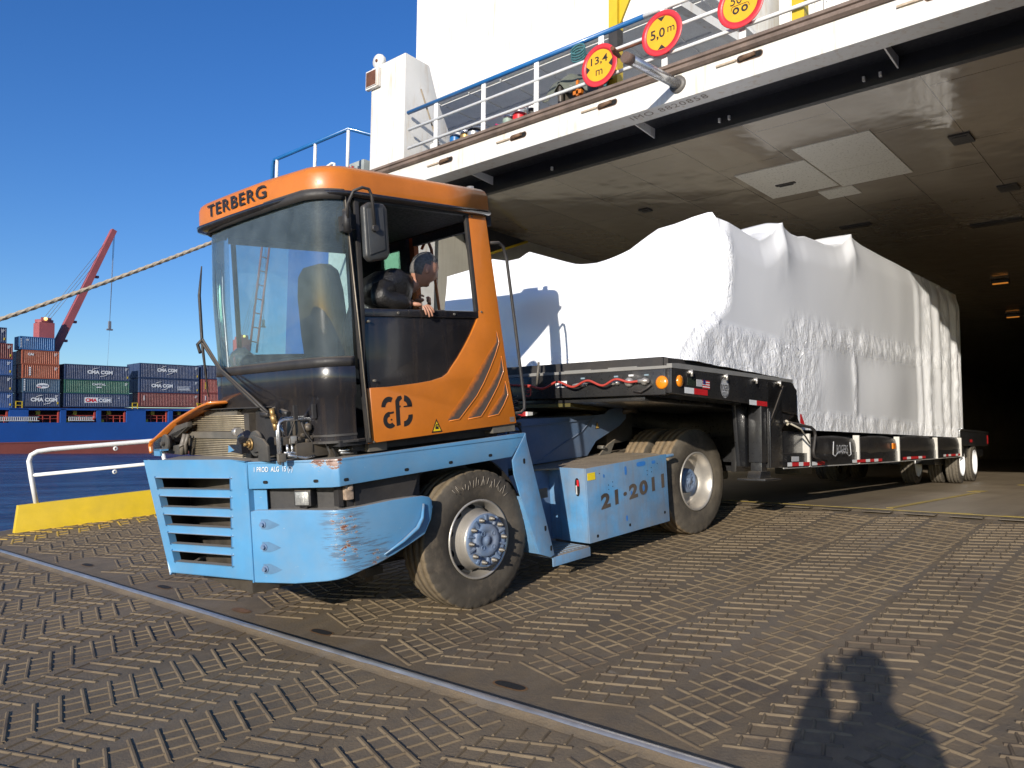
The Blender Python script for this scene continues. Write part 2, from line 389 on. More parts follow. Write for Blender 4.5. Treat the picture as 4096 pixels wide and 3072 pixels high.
# half-round joint bar across the ramp with its weld
jb = MB()
def jr(a, b):
    v = -4+17.2*a; t = math.pi*b; wob = .004*math.sin(v*3.1)
    return rp(-6.40+.032*math.cos(t), v, .002+.034*math.sin(t)+wob*.3)
jb.grid(jr, 90, 8, 0, True, True)
jb.grid(lambda a, b: rp(-6.43-.05*b, -4+17.2*a, .022*(1-b)**1.5+.002+.004*noise.noise((a*90, b*3, 0))), 200, 3, 1, True)
jm = paint('worn_joint_steel', (.50, .49, .47), .34, .3, 4, metal=.7, film=.35, chips=.1)
jo = jb.build('ramp_joint_bar', [jm, ramp.data.materials[0]]); tag(jo, 'long worn half-round steel bar running right across the ramp plates', 'joint bar')
# lashing slots beside the bar
slm = paint('slot_dark', (.004, .004, .004), .9, .1)
slr = paint('slot_rim', (.17, .085, .03), .7, .35, 20)
for i, (u, v) in enumerate(slots):
    m = MB(); n = 18
    for mi, rx, ry, h in ((1, .042, .125, .003), (0, .034, .11, .005)):
        vs = [rp(u+rx*math.copysign(abs(math.cos(2*math.pi*k/n))**.8, math.cos(2*math.pi*k/n)), v+ry*math.copysign(abs(math.sin(2*math.pi*k/n))**.6, math.sin(2*math.pi*k/n)), h) for k in range(n)]
        m.add(vs, [tuple(range(n))], mi)
    o = m.build('lashing_slot', [slr if i == 2 else slm, slr])
    lab = ['small dark oblong slot in the ramp, farthest left of those behind the joint bar', 'dark oblong rusty slot in the ramp, second from the left along the joint bar',
           'rust-filled shallow slot in the ramp in front of the blue grille', 'dark oblong slot in the ramp below the corner of the blue bumper', 'large dark oblong slot with orange rusty edge, nearest to the photographer'][i]
    tag(o, lab, 'slot', 'lashing slots beside the ramp joint')
# cargo deck floor inside the ship
def deck_mat():
    k = NT('deck_paint'); v = k.coord()
    n1 = k.noise(v, .5, 6, .6); n2 = k.noise(v, 5, 6, .65)
    c = k.mix(k.ramp(n1, .35, .65), (.20, .155, .10), (.29, .23, .155))
    c = k.mix(k.math('MULTIPLY', k.ramp(k.noise(k.coord((.15, 3, 1)), 1.6, 5, .6), .5, .7), .55), c, (.12, .095, .07))
    k.l(k.mix(k.math('MULTIPLY', k.ramp(n2, .5, .7), .4), c, (.23, .19, .14)), k.b.inputs['Base Color'])
    k.b.inputs['Roughness'].default_value = .5; k.bump(n2, .2, .005); return k.m
dk = MB(); dk.box((0, -9, -.5), (75, 11.4, 0), 0)
o = dk.build('deck', [deck_mat()]); o['kind'] = 'structure'
ln = MB()
YL = paint('faded_yellow_line', (.42, .30, .05), .6, .3, 6, film=.5)
ln.box((.6, 2.88, .004), (5.2, 2.96, .008)); ln.box((5.5, 2.9, .004), (6.1, 3.1, .008)); ln.box((7.6, 2.0, .004), (13, 2.07, .008)); ln.box((.35, 1.2, .004), (.43, 1.7, .008)); ln.box((.35, 2.0, .004), (.43, 2.3, .008))
ln.box((9.2, 2.7, .004), (9.6, 2.95, .008)); ln.box((.3, -8, .004), (.36, 11, .0075))
tag(ln.build('deck_line', YL), 'faded yellow lane lines painted on the steel cargo deck', 'floor marking')
hm = MB(); hm.cyl((0.0, -9, -.03), (0.0, 11.3, -.03), .05, 12)
for j in range(-20, 26): hm.box((-.16, j*.45, .003), (.12, j*.45+.3, .014))
tag(hm.build('hinge', paint('hinge_steel', (.10, .078, .052), .55, .35, 6, chips=.4)), 'worn rusty hinge plates where the ramp meets the cargo deck', 'hinge')
def water_mat():
    k = NT('sea_water'); k.b.inputs['Roughness'].default_value = .2
    k.b.inputs['IOR'].default_value = 1.33
    v = k.coord((.30, 1.0, 1)); a = k.noise(v, .45, 5, .62, .6); b = k.noise(v, 3.0, 4, .6)
    k.l(k.mix(k.ramp(k.noise(k.coord((.03, .16, 1)), 1.2, 8, .78), .40, .62), (.006, .030, .09), (.05, .14, .27)), k.b.inputs['Base Color'])  # paler streaks painted into the colour for light on the ripples
    x = k.bump(k.math('ADD', a, k.math('MULTIPLY', b, .3)), 1.0, 1.1); return k.m
w = MB(); w.grid(lambda a, b: (-900+2800*a, -900+2900*b, -1.445), 4, 4, 0, False, True)
w.keep = True
o = w.build('water', water_mat()); o['kind'] = 'structure'
q = MB(); q.box((-60, -80, -6), (-12.95, 18.0, -1.372))
o = q.build('quay', paint('quay_concrete', (.11, .105, .10), .85, .2, 1.5, bump=.3)); o['kind'] = 'structure'
# kerb and guard rail on the ramp's left edge
K0 = Vector((-5.74, 12.82)); KD = Vector((1.80, -.46)).normalized()
kb = MB(); KL = 5.6
def kp(s_, h, off=0): p = K0+KD*s_; return (p.x - h*.1, p.y+off, p.x*math.tan(SL)+h)
for a, b in ((0, KL),):
    kb.add([kp(a-.02, -.01), kp(b, -.01), kp(b, .385), kp(a+.05, .385), kp(a-.02, -.01, .09), kp(b, -.01, .09), kp(b, .385, .09), kp(a+.05, .385, .09)],
           [(0, 1, 2, 3), (4, 7, 6, 5), (3, 2, 6, 7), (0, 3, 7, 4), (1, 5, 6, 2)], 0)
tag(kb.build('ramp_kerb', YELLOW, bevel=.006), 'bright yellow steel kerb plate along the left edge of the ramp', 'kerb')
gr = thing('guard_rail', 'white tubular guard rail with two bars above the yellow kerb', 'railing')
gr.location = kp(0, 0)
loc = Vector(gr.location)
def gp(s_, h, lean=0): return tuple(Vector(kp(s_, h, .05)) - loc)
m = MB(); m.tube([gp(.28, .38), gp(.24, .75), gp(.22, 1.0), gp(.25, 1.08), gp(.33, 1.125), gp(.5, 1.14), gp(3, 1.14), gp(KL, 1.14)], .034, 10); m.build('top_rail', WHITEP, gr)
m = MB(); m.tube([gp(.24, .79), gp(KL, .79)], .026, 10); m.build('middle_rail', WHITEP, gr)
for s_ in (1.98, 3.9):
    m = MB(); m.tube([gp(s_+.12, .38), gp(s_, 1.13)], .03, 10); m.build('post', WHITEP, gr)
for s_, h in ((1.35, 1.07), (1.32, .72)):
    m = MB(); m.lathe([(.018, -.01), (.035, -.01), (.035, .01), (.018, .01), (.018, -.01)], gp(s_, h), 12); m.build('eyelet', WHITEP, gr)

# ------------------------------------------------------------------ the ferry
FX = -.3
def hull_white():
    k = NT('white_hull_paint'); v = k.coord()
    c = k.mix(k.ramp(k.noise(v, 1.2, 5), .3, .7), (.66, .65, .61), (.74, .73, .70))
    st = k.noise(k.coord((5, 5, .5)), 2.2, 5, .6)
    c = k.mix(k.math('MULTIPLY', k.ramp(st, .54, .74), .55), c, (.45, .31, .16))
    c = k.mix(k.math('MULTIPLY', k.ramp(k.noise(v, 2.2, 6, .7), .5, .75), .35), c, (.50, .44, .36))
    c = k.mix(k.ramp(k.noise(v, 6, 6, .7), .70, .72), c, (.24, .10, .05))
    k.l(c, k.b.inputs['Base Color']); k.b.inputs['Roughness'].default_value = .4; k.bump(k.noise(v, 2, 3), .1, .01); return k.m
HULL = hull_white()
def ceil_mat():
    k = NT('glossy_ceiling_sheet'); v = k.coord()
    br = k.n('ShaderNodeTexBrick'); mp = k.coord((1, 1, 1)); k.l(mp, br.inputs[0])
    br.inputs['Scale'].default_value = 1; br.offset = .5; br.inputs['Brick Width'].default_value = 2.33; br.inputs['Row Height'].default_value = 1.17
    br.inputs['Mortar Size'].default_value = .006; br.inputs['Color1'].default_value = (.245, .21, .165, 1); br.inputs['Color2'].default_value = (.30, .26, .205, 1); br.inputs['Mortar'].default_value = (.06, .05, .045, 1)
    c = k.mix(k.math('MULTIPLY', k.ramp(k.noise(v, .8, 5), .4, .7), .35), br.outputs[0], (.25, .21, .16))
    k.l(c, k.b.inputs['Base Color']); k.l(k.ramp(k.noise(v, 1.3, 3), .3, .7, .06, .2), k.b.inputs['Roughness'])
    k.b.inputs['Specular IOR Level'].default_value = .9; k.b.inputs['Coat Weight'].default_value = .6; k.b.inputs['Coat Roughness'].default_value = .05
    k.bump(k.noise(v, 1.5, 2), .5, .05); return k.m
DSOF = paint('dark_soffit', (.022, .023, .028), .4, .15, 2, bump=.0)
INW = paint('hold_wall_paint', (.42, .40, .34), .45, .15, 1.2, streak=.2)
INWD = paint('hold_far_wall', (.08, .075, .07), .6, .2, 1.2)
fe = thing('ferry', 'white roll-on ferry with its stern cargo doorway wide open', 'ferry', Matrix.Translation((0, 6, 0)))
fo = Vector((0, 6, 0))
def F(mb, name, mat, par=None, **kw):
    mb.v = [(x-fo.x, y-fo.y, z-fo.z) for x, y, z in mb.v]; return mb.build(name, mat, par or fe, **kw)
# stern beam, with slotted openings cut through its face
m = MB()
slotY = [(9.83, 5.665), (8.15, 5.672), (6.42, 5.705), (4.22, 5.71), (2.0, 5.70), (11.2, 5.66)]
Y0, Y1, ZB, ZT = -9.0, 11.62, 5.44, 5.80
m.box((FX, Y0, ZB), (.05, Y1, ZT))
beam = F(m, 'stern_beam', HULL, bevel=.012)
for y, z in slotY[:5]:
    b = MB(); n = 20; L, h = (.17, .052)
    for mi, e, xo in ((1, .0, -.002), (0, -.012, -.004)):
        pts = []
        for k in range(n):
            a = 2*math.pi*k/n; cx = L if math.cos(a) > 0 else -L
            pts.append((FX+xo, y-.02+cx*.75+(h+e)*math.cos(a), z+(h+e)*math.sin(a)))
        b.add(pts, [tuple(range(n))], mi)
    b.cyl((FX-.02, y+.11, z-.01), (FX-.02, y-.1, z+.015), .028, 8, 1)
    F(b, 'locking_slot', [slm, paint('slot_rust', (.16, .09, .05), .7, .5, 20)], beam_par := beam)
    b = MB(); b.box((FX-.03, y+.16, z-.012), (FX-.001, y+.44, z+.012)); F(b, 'guide_strip', paint('primer_strip', (.45, .36, .26), .6, .3, 20), beam)
# children of the beam share its origin
b = MB(); b.text('IMO 8820858', (FX+.20, 6.07, 5.44), (0, -1, 0), (-1, 0, 0), w=1.2, h=.13, bold=.0, ext=.003, space=1.15)
F(b, 'identity_number', paint('dirty_letter', (.28, .24, .20), .6, .2, 10), beam)
# weathered capping along the deck edge
m = MB(); m.yz([(0, 0)], 0, 0) if False else None
prof = [(FX-.035, 5.80), (FX-.075, 5.825), (FX-.08, 5.87), (FX-.045, 5.885), (FX-.075, 5.90), (FX-.07, 5.945), (FX-.02, 5.955), (FX+.25, 5.955), (FX+.25, 5.80)]
m.prism(prof, lambda p, t: (p[0], t, p[1]), Y0, 11.85)
F(m, 'edge_capping', RUSTY)
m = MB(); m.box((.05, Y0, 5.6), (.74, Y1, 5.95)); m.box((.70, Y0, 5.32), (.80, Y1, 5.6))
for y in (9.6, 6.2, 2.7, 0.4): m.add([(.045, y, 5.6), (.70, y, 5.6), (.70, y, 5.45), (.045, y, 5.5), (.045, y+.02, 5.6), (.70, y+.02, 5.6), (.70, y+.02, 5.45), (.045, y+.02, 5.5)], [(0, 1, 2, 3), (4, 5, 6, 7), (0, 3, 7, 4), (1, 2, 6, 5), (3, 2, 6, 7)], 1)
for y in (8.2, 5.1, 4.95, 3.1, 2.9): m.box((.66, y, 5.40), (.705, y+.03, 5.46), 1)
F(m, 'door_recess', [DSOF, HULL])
m = MB(); m.box((.8, Y0, 5.32), (75, 11.4, 5.5)); F(m, 'ceiling', ceil_mat())
NEWP = paint('replaced_ceiling_panel', (.58, .56, .50), .3, .0, 3, coat=.3, bump=0)
for a, b_, d_ in (((2.13, 3.50), (4.40, 4.64), 0), ((2.70, 4.67), (4.29, 5.86), 0), ((4.45, 4.50), (4.98, 5.09), 0)):
    m = MB()
    if d_ == 0 and a[0] == 2.13:
        m.box((2.13, 3.50, 5.306), (3.55, 4.64, 5.3195)); m.box((3.56, 3.50, 5.306), (4.40, 4.64, 5.3195))
    else: m.box((a[0], a[1], 5.306), (b_[0], b_[1], 5.3195))
    F(m, 'pale_panel', NEWP)
for a, b_ in (((3.1, 2.42), (3.52, 2.70)), ((6.1, 2.3), (6.5, 2.6)), ((3.58, 5.18), (3.66, 5.52)), ((3.3, 7.95), (3.5, 8.15)), ((8.5, 2.6), (8.8, 3.5)), ((7, 5), (7.2, 5.6))):
    m = MB(); m.box((a[0], a[1], 5.29), (b_[0], b_[1], 5.3185)); m.box((a[0]+.06, a[1]+.05, 5.28), (a[0]+.1, b_[1]-.05, 5.29)); F(m, 'ceiling_fitting', BLACKM)
m = MB(); m.box((.05, 11.4, -.5), (75, 11.7, 5.5)); F(m, 'side_wall', INW)
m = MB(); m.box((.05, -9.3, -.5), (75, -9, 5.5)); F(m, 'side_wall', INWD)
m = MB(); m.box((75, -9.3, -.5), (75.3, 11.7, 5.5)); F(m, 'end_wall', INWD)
for x in (10, 18, 27, 38):   # web frames on the starboard side of the hold
    m = MB(); m.box((x, -9, 0), (x+.35, -8.3, 5.3)); F(m, 'web_frame', INWD)
for x, y in ((14.9, 4.07), (21.5, 4.83)):
    m = MB(); m.box((x, y-.22, 5.22), (x+.16, y+.22, 5.3), 0); m.box((x+.03, y-.18, 5.20), (x+.13, y+.18, 5.22), 1)
    F(m, 'hold_lamp', [BLACKM, emis('orange_lamp', (1, .35, .05), .35)])
# stern hull below the deck and corner pillars of the doorway
m = MB(); m.box((.02, -12, -6), (.5, 15.1, -.55)); m.box((-.02, 11.35, -.55), (.9, 13.6, 5.8)); m.box((-.02, -12, -.55), (.9, -9, 5.8)); m.box((-.02, 13.6, -6), (.9, 15.1, 5.8), 1); F(m, 'stern_hull', [HULL, paint('hull_blue', (.02, .12, .42), .4, .1, 1)])
m = MB(); m.box((3.4, 11.25, .9), (3.6, 11.4, 2.1), 1); m.box((3.6, 11.2, .9), (4.3, 11.4, 2.1), 0); m.box((4.3, 11.2, .9), (5.6, 11.4, 2.1), 2); F(m, 'wall_locker', [WHITEP, REDM, BLUER])
m = MB(); m.box((.9, 11.7, -6), (75, 15.1, 5.8)); m.box((.9, -12, -6), (75, -9.3, 5.8)); F(m, 'side_hull', HULL)
# brace panel with a yellow lip hanging from the ceiling corner
m = MB(); m.add([(1.6, 11.3, 5.3), (3.45, 11.15, 5.22), (1.9, 11.3, 4.55), (1.6, 11.38, 5.3), (3.45, 11.3, 5.22), (1.9, 11.38, 4.55)], [(0, 2, 1), (3, 4, 5), (0, 1, 4, 3), (1, 2, 5, 4), (2, 0, 3, 5)], 0)
m.tube([(2.4, 11.25, 4.75), (3.45, 11.12, 5.20)], .03, 6, 1); F(m, 'corner_gusset', [DSOF, YELLOW])
# deck above and superstructure
m = MB(); m.box((FX+.25, Y0, 5.80), (40, 16, 5.95)); F(m, 'upper_deck', paint('upper_deck_paint', (.50, .50, .48), .6, .1))
m = MB(); m.box((3.0, 14.43, 8.62), (40, 6.15, 26)); m.box((3.6, 6.15, 5.95), (3.8, 5.0, 5.96)); sup = F(m, 'superstructure', HULL)
SOF = paint('underside_plating', (.80, .80, .79), .5, .08, 3, streak=.2)
m = MB(); m.box((2.4, 6.15, 8.54), (16, 14.5, 8.615))
for i in range(10): m.box((2.5+i*1.1, 6.15, 8.50), (2.54+i*1.1, 14.4, 8.539))
for i in range(9): m.box((2.45, 6.3+i*.95, 8.51), (16, 6.33+i*.95, 8.538))
F(m, 'overhang_soffit', SOF)
m = MB(); m.box((14, 0, 5.96), (14.2, 14, 8.5)); F(m, 'deckhouse_wall', SOF)
for y in (11.3, 9.2):
    m = MB(); m.box((2.80, y, 8.56), (2.99, y+.6, 8.76)); F(m, 'edge_bracket', SOF)
# stepped part of the superstructure on the right, with ladder and louvre wall
m = MB()
for i in range(26): m.box((5.0, 5.85-i*.16, 5.96), (5.06, 5.77-i*.16, 13))
m.box((5.06, 6.0, 5.96), (12, 1.2, 13)); F(m, 'ribbed_wall', HULL)
m = MB()
for y in (4.95, 4.45): m.tube([(4.6, y, 6.0), (4.6, y, 10.5)], .022, 6)
for i in range(16): m.tube([(4.6, 4.95, 6.2+i*.28), (4.6, 4.45, 6.2+i*.28)], .014, 6)
F(m, 'ladder', WHITEP)
m = MB()
for y in (3.2, 2.2): m.add([(1.2, y, 5.96), (1.45, y, 5.96), (4.2, y, 9.2), (3.95, y, 9.2), (1.2, y-.05, 5.96), (1.45, y-.05, 5.96), (4.2, y-.05, 9.2), (3.95, y-.05, 9.2)], [(0, 1, 2, 3), (4, 5, 6, 7), (0, 1, 5, 4), (1, 2, 6, 5), (2, 3, 7, 6), (3, 0, 4, 7)])
for i in range(10): m.box((1.35+i*.28, 2.2, 6.15+i*.32), (1.6+i*.28, 3.2, 6.19+i*.32), 1)
F(m, 'stairway', [HULL, SOF])
m = MB(); m.box((1.6, 5.55, 5.96), (3.1, 4.5, 6.35)); F(m, 'white_locker', HULL, bevel=.02)
m = MB(); m.add([(1.0, 5.9, 7.6), (5.0, 5.4, 7.6), (5.0, 5.4, 7.75), (1.0, 5.9, 7.75), (1.0, 6.05, 7.6), (5.0, 5.55, 7.6), (5.0, 5.55, 7.75), (1.0, 6.05, 7.75)], [(0, 1, 2, 3), (4, 7, 6, 5), (0, 4, 5, 1), (3, 2, 6, 7), (0, 3, 7, 4), (1, 5, 6, 2)]); F(m, 'brace_beam', HULL)
# winch tower on the left of the doorway
m = MB()
tw = [(FX-.02, 5.955), (FX-.02, 8.0), (.28, 7.97), (.52, 7.34), (.80, 6.88), (1.25, 5.955)]
m.prism(tw, lambda p, t: (p[0], t, p[1]), 10.92, 11.92); F(m, 'tower', HULL, bevel=.02)
m = MB(); m.add([(FX-.02, 10.92, 8.0), (FX-.02, 11.92, 8.0), (FX-.02, 10.92, 7.95)], [(0, 1, 2)]) if False else None
m.lathe([(0, -.06), (.13, -.06), (.15, 0), (.13, .06), (0, .06)], (FX+.05, 11.78, 8.12), 20, 0, 'x'); m.cyl((FX-.03, 11.78, 8.12), (FX+.02, 11.78, 8.12), .03, 8, 1); F(m, 'sheave', [HULL, RUST])
m = MB(); m.box((FX-.10, 11.62, 7.55), (FX-.021, 12.0, 7.92), 0); m.box((FX-.12, 11.66, 7.58), (FX-.10, 11.97, 7.89), 1); F(m, 'lamp_box', [HULL, RUST], bevel=.01)
# stern railing: blue hand rail turning white on the right
rl = MB(); X_ = FX+.02
rl.box((X_-.01, 6, 6), (X_, 6.01, 6.01)) if False else None
rail = thing('x', '', '') if False else None
m = MB(); m.tube([(X_, 10.86, 6.83), (X_, 5.78, 6.83)], .038, 10, 0); m.tube([(X_, 5.78, 6.83), (X_, 4.9, 6.83)], .036, 10, 1); hr = F(m, 'railing', [BLUER, WHITEP])
for z in (6.50, 6.15):
    m = MB(); m.tube([(X_, 10.84, z), (X_, -4, z)], .028, 8); F(m, 'rail', WHITEP, hr)
for y in (10.1, 8.93, 7.77, 6.52, 5.45, 4.3, 3.1, 1.9):
    m = MB(); m.box((X_-.008, y-.045, 5.955), (X_+.008, y+.045, 6.80)); F(m, 'post', WHITEP, hr)
# side railing beyond the tower
m = MB(); m.tube([(.2, 12.1, 6.95), (.2, 12.5, 6.98), (FX-.02, 12.6, 6.98), (FX-.02, 15.3, 6.98), (FX, 15.4, 6.9), (FX, 15.4, 6.0)], .042, 10, 0); hr2 = F(m, 'side_railing', [BLUER])
for y in (12.62, 13.75, 15.2):
    m = MB(); m.tube([(FX-.02, y, 5.95), (FX-.02, y, 6.95)], .035, 8); F(m, 'post', WHITEP, hr2)
m = MB(); m.tube([(FX+.02, 15.0, 6.1), (FX+.02, 13.2, 6.42), (FX+.02, 13.12, 6.4), (FX+.02, 13.1, 5.95)], .028, 8); F(m, 'rail', WHITEP, hr2)
m = MB(); m.box((.1, 13.8, 5.95), (.7, 14.8, 6.3), 0); m.tube([(.1, 13.8, 6.35), (.4, 14.3, 6.42), (.1, 14.9, 6.3)], .05, 8, 0)
tag(m.build('blue_winch', BLUER, bevel=.02), 'small blue deck machine behind the side railing over the cab roof', 'winch')
m = MB(); m.box((.1, 12.65, 6.1), (.5, 13.15, 6.5), 0); m.box((.0, 12.95, 6.2), (.1, 13.2, 6.42), 1); m.cyl((.05, 12.8, 6.3), (.1, 12.8, 6.3), .07, 12, 0)
tag(m.build('deck_motor', [paint('grey_motor', (.3, .33, .32), .5, .2), REDM], bevel=.03), 'grey and red electric motor beside the white tower on the ferry', 'motor')
m = MB(); m.box((FX-.02, 12.0, 5.80), (FX+.3, 16, 5.95)); F(m, 'side_deck_edge', HULL)
# yellow and black post with knee
def ypost(y, lab):
    t = thing('striped_post', lab, 'post', Matrix.Translation((.25, y, 5.95)), 'yellow and black posts on the deck')
    m = MB()
    for i, (z0, z1, c) in enumerate(((0, .62, 0), (.62, .86, 0), (.86, 1.18, 1), (1.18, 1.9, 0))): m.box((-.08, -.08, z0), (.08, .08, z1), c)
    m.build('upright', [YELLOW, BLACKM], t)
    m = MB(); m.add([(-.02, -.081, 1.25), (-.02, -.28, 1.62), (-.02, -.30, 1.68), (-.02, -.081, 1.72), (.02, -.081, 1.25), (.02, -.28, 1.62), (.02, -.30, 1.68), (.02, -.081, 1.72)], [(0, 1, 2, 3), (4, 7, 6, 5), (0, 4, 5, 1), (1, 5, 6, 2), (2, 6, 7, 3), (0, 3, 7, 4)]); m.build('knee', YELLOW, t)
ypost(6.62, 'yellow and black striped post right behind the 13,4 m sign')
ypost(3.75, 'yellow post at the top of the picture right of the 50 t sign')
# hydraulic stay pipe
t = thing('hydraulic_stay', 'thick silver steel pipe jutting out of the white stern beam', 'pipe', Matrix.Translation((FX, 5.23, 5.65)))
m = MB(); m.tube([(0, 0, 0), (-1.0, .115, .0)], .068, 20); m.build('pipe', paint('pipe_steel', (.50, .51, .53), .28, .12, 5, metal=.8, film=.15), t)
m = MB(); m.tube([(-1.0, .115, .0), (-1.12, .129, .0)], [.073, .071], 20); m.build('end_cap', paint('brown_cap', (.14, .09, .07), .6, .2), t)
m = MB(); m.lathe([(.06, -.03), (.12, -.03), (.12, .0), (.06, 0)], (0, 0, 0), 20, 0, 'x'); m.build('collar', paint('collar_grey', (.12, .11, .10), .5, .3), t)
# round limit signs
SY = paint('sign_yellow', (.70, .38, .015), .4, .06, 8); SR = paint('sign_red', (.62, .035, .045), .4, .08, 8, chips=.05, chipc=(.8, .7, .7))
def sign(y, z, lab, deco, r=.315):
    t = thing('limit_sign', lab, 'sign', Matrix.Translation((FX-.06, y, z)), 'round limit signs on the stern railing')
    m = MB(); m.lathe([(0, .012), (r, .012), (r+.006, 0), (r, -.006), (.755*r, -.006), (.755*r, 0)], (0, 0, 0), 40, 0, 'x'); m.build('rim', SR, t)
    m = MB(); m.lathe([(.76*r, -.002), (0.001, -.002)], (0, 0, 0), 40, 0, 'x'); m.build('face', SY, t)
    m = MB(); deco(m, r); m.build('marking', MARK, t)
    m = MB(); m.box((.013, -.03, -.2), (.055, .03, .36)); m.build('bracket', WHITEP, t)
U, V = (0, -1, 0), (0, 0, 1)
def tri(m, pts): m.add([(-.004, -a, b) for a, b in pts], [(0, 1, 2)])
def s1(m, r):
    m.text('13,4', (-.004, 0, .075), U, V, w=.30, h=.135, bold=.012, center=True); m.text('m', (-.004, 0, -.105), U, V, w=.12, h=.085, bold=.0, center=True)
    tri(m, [(-.235, .045), (-.235, -.085), (-.165, -.02)]); tri(m, [(.235, .045), (.235, -.085), (.165, -.02)])
def s2(m, r):
    m.text('5,0', (-.004, .06, -.005), U, V, w=.23, h=.16, bold=.015, center=True); m.text('m', (-.004, -.15, .015), U, V, w=.11, h=.075, bold=0, center=True)
    tri(m, [(-.06, .228), (.06, .228), (0, .165)]); tri(m, [(-.06, -.228), (.06, -.228), (0, -.165)])
def s3(m, r):
    m.text('50', (-.004, .055, .07), U, V, w=.16, h=.13, bold=.0, center=True); m.text('t', (-.004, -.13, .075), U, V, w=.05, h=.1, bold=0, center=True)
    for yy in (-.06, .06): m.lathe([(.022, 0), (.047, 0)], (-.004, yy, -.075), 20, 0, 'x')
    m.tube([(-.004, .125, -.06), (-.004, .115, -.02), (-.004, .09, -.01), (-.004, -.09, -.01), (-.004, -.115, -.02), (-.004, -.125, -.06)], .004, 5)
sign(6.50, 6.31, 'round red and yellow sign reading 13,4 m on the ferry rail', s1)
sign(5.45, 6.435, 'round red and yellow sign reading 5,0 m on the ferry rail', s2)
sign(4.29, 6.42, 'round red and yellow sign reading 50 t with two wheels', s3)
# clutter on the deck edge
def can(y, x, r, h, mats, lab, cat='paint can', name='paint_can', tilt=0):
    t = thing(name, lab, cat, Matrix.Translation((x, y, 5.956)) @ Matrix.Rotation(tilt, 4, 'X'), 'paint cans and tins on the deck edge')
    m = MB(); m.lathe([(0, 0), (r, 0), (r*1.02, .01), (r, .02), (r, h-.02), (r*1.03, h-.01), (r*.95, h), (0, h)], (0, 0, 0), 18, 0, 'z'); m.build('body', mats[0], t)
    m = MB(); m.lathe([(r*1.012, h*.25), (r*1.012, h*.75)], (0, 0, 0), 18, 0, 'z'); m.build('paper_band', mats[1], t)
    m = MB(); m.tube([(0, -r*1.05, h*.8), (0, -r*1.2, h*1.1), (0, 0, h*1.35), (0, r*1.2, h*1.1), (0, r*1.05, h*.8)], .006, 5); m.build('wire_handle', PIPE, t)
TIN = paint('tin', (.6, .6, .6), .3, .2, 10, metal=.7); GRN = paint('green_label', (.25, .33, .28), .5, .2, 10); PNK = paint('pink_cloth', (.55, .03, .16), .8, .2, 10)
can(8.50, -.12, .1, .2, (TIN, GRN), 'silver paint can with green band between the rail posts'); can(8.27, -.10, .12, .24, (TIN, REDM), 'silver paint can with red band, large one under the blue rail')
can(8.02, -.08, .09, .27, (WHITEP, BLACKM), 'tall white tin with black band close to the tarpaulin', tilt=.15); can(9.75, -.12, .11, .23, (WHITEP, BLUER), 'white pail with blue band left among the deck clutter')
can(9.52, -.10, .10, .22, (TIN, BRASS), 'small tin with brown band left among the deck clutter'); can(9.32, -.08, .13, .2, (BLACKM, TIN), 'black bucket with grey band near the second rail post', 'bucket', 'bucket')
can(10.25, -.14, .10, .15, (WHITEP, WHITEM), 'low white tub at the foot of the tower', 'tub', 'tub')
m = MB(); m.grid(lambda a, b: (-.16+.1*b+.02*noise.noise((a*5, b*5, 1)), 8.85-.22*a, 5.96+.2*b*(1-.6*a)), 6, 6); tag(m.build('pink_cloth', PNK, thick=.02), 'crumpled dark pink cloth beside the paint cans', 'cloth')
m = MB(); m.tube([(FX+.15, 10.12, 5.96), (FX+.05, 10.55, 7.2)], .016, 6); m.tube([(FX+.15, 10.17, 5.96), (FX+.13, 10.2, 6.25)], .03, 6); tag(m.build('broom', paint('worn_wood', (.30, .24, .16), .7, .3)), 'long wooden broom handle leaning against the white tower', 'broom')
t = thing('compressor', 'small engine compressor under a grey green tarpaulin on the deck', 'machine', Matrix.Translation((.25, 7.15, 5.95)))
m = MB()
def tarp(a, b):
    y = .62-1.15*a; z = .52+.12*math.sin(a*5)+.04*noise.noise((a*7, b*4, 0)); x = -.38+.7*b
    if b < .25: z -= (.25-b)*1.1*(1+.3*math.sin(a*17))
    return (x, y, z)
m.grid(tarp, 30, 12); m.build('tarpaulin', paint('tarpaulin', (.13, .14, .11), .6, .2), t, thick=.01)
m = MB(); m.box((-.2, -.45, .1), (.3, .4, .42)); m.cyl((-.3, .3, .02), (-.3, .32, .5), .05, 10); m.build('frame', GREASE, t, bevel=.02)
m = MB(); m.lathe([(0, -.04), (.14, -.04), (.17, 0), (.14, .04), (.05, .05), (0, .05)], (-.28, -.28, .16), 20, 0, 'x'); m.build('wheel', paint('small_tyre', (.03, .03, .03), .7), t)
m = MB(); m.box((-.34, -.06, .1), (-.24, -.02, .42)); m.box((-.34, -.12, .2), (-.25, .04, .26)); m.build('orange_bracket', ORANGE, t)
m = MB(); m.lathe([(0, -.02), (.06, -.02), (.06, .02), (0, .02)], (-.3, .12, .34), 14, 0, 'x'); m.build('gauge', CHROME, t)
m = MB()
for k in range(4): m.tube([(FX-.01+.02*k, 6.93+.13*math.cos(a/10*math.pi*2)+.01*k, 6.72+.07*math.sin(a/10*math.pi*2)-.03*k) for a in range(11)], .016, 6)
m.tube([(FX+.03, 6.80, 6.62), (FX+.0, 6.6, 6.5), (FX, 6.38, 6.1), (FX-.03, 6.42, 5.97)], .02, 6)
tag(m.build('rope_coil', paint('green_rope', (.05, .16, .18), .8, .3, 30)), 'coil of dark green rope hung on the rail above the 13,4 m sign', 'rope')
m = MB(); m.tube([(FX-.05, 6.16, 6.34), (FX-.3, 6.06, 6.27), (FX-.5, 5.97, 6.22)], [.03, .04, .03], 8); m.tube([(FX-.3, 6.05, 6.27), (FX+.0, 5.75, 6.45)], .02, 6)
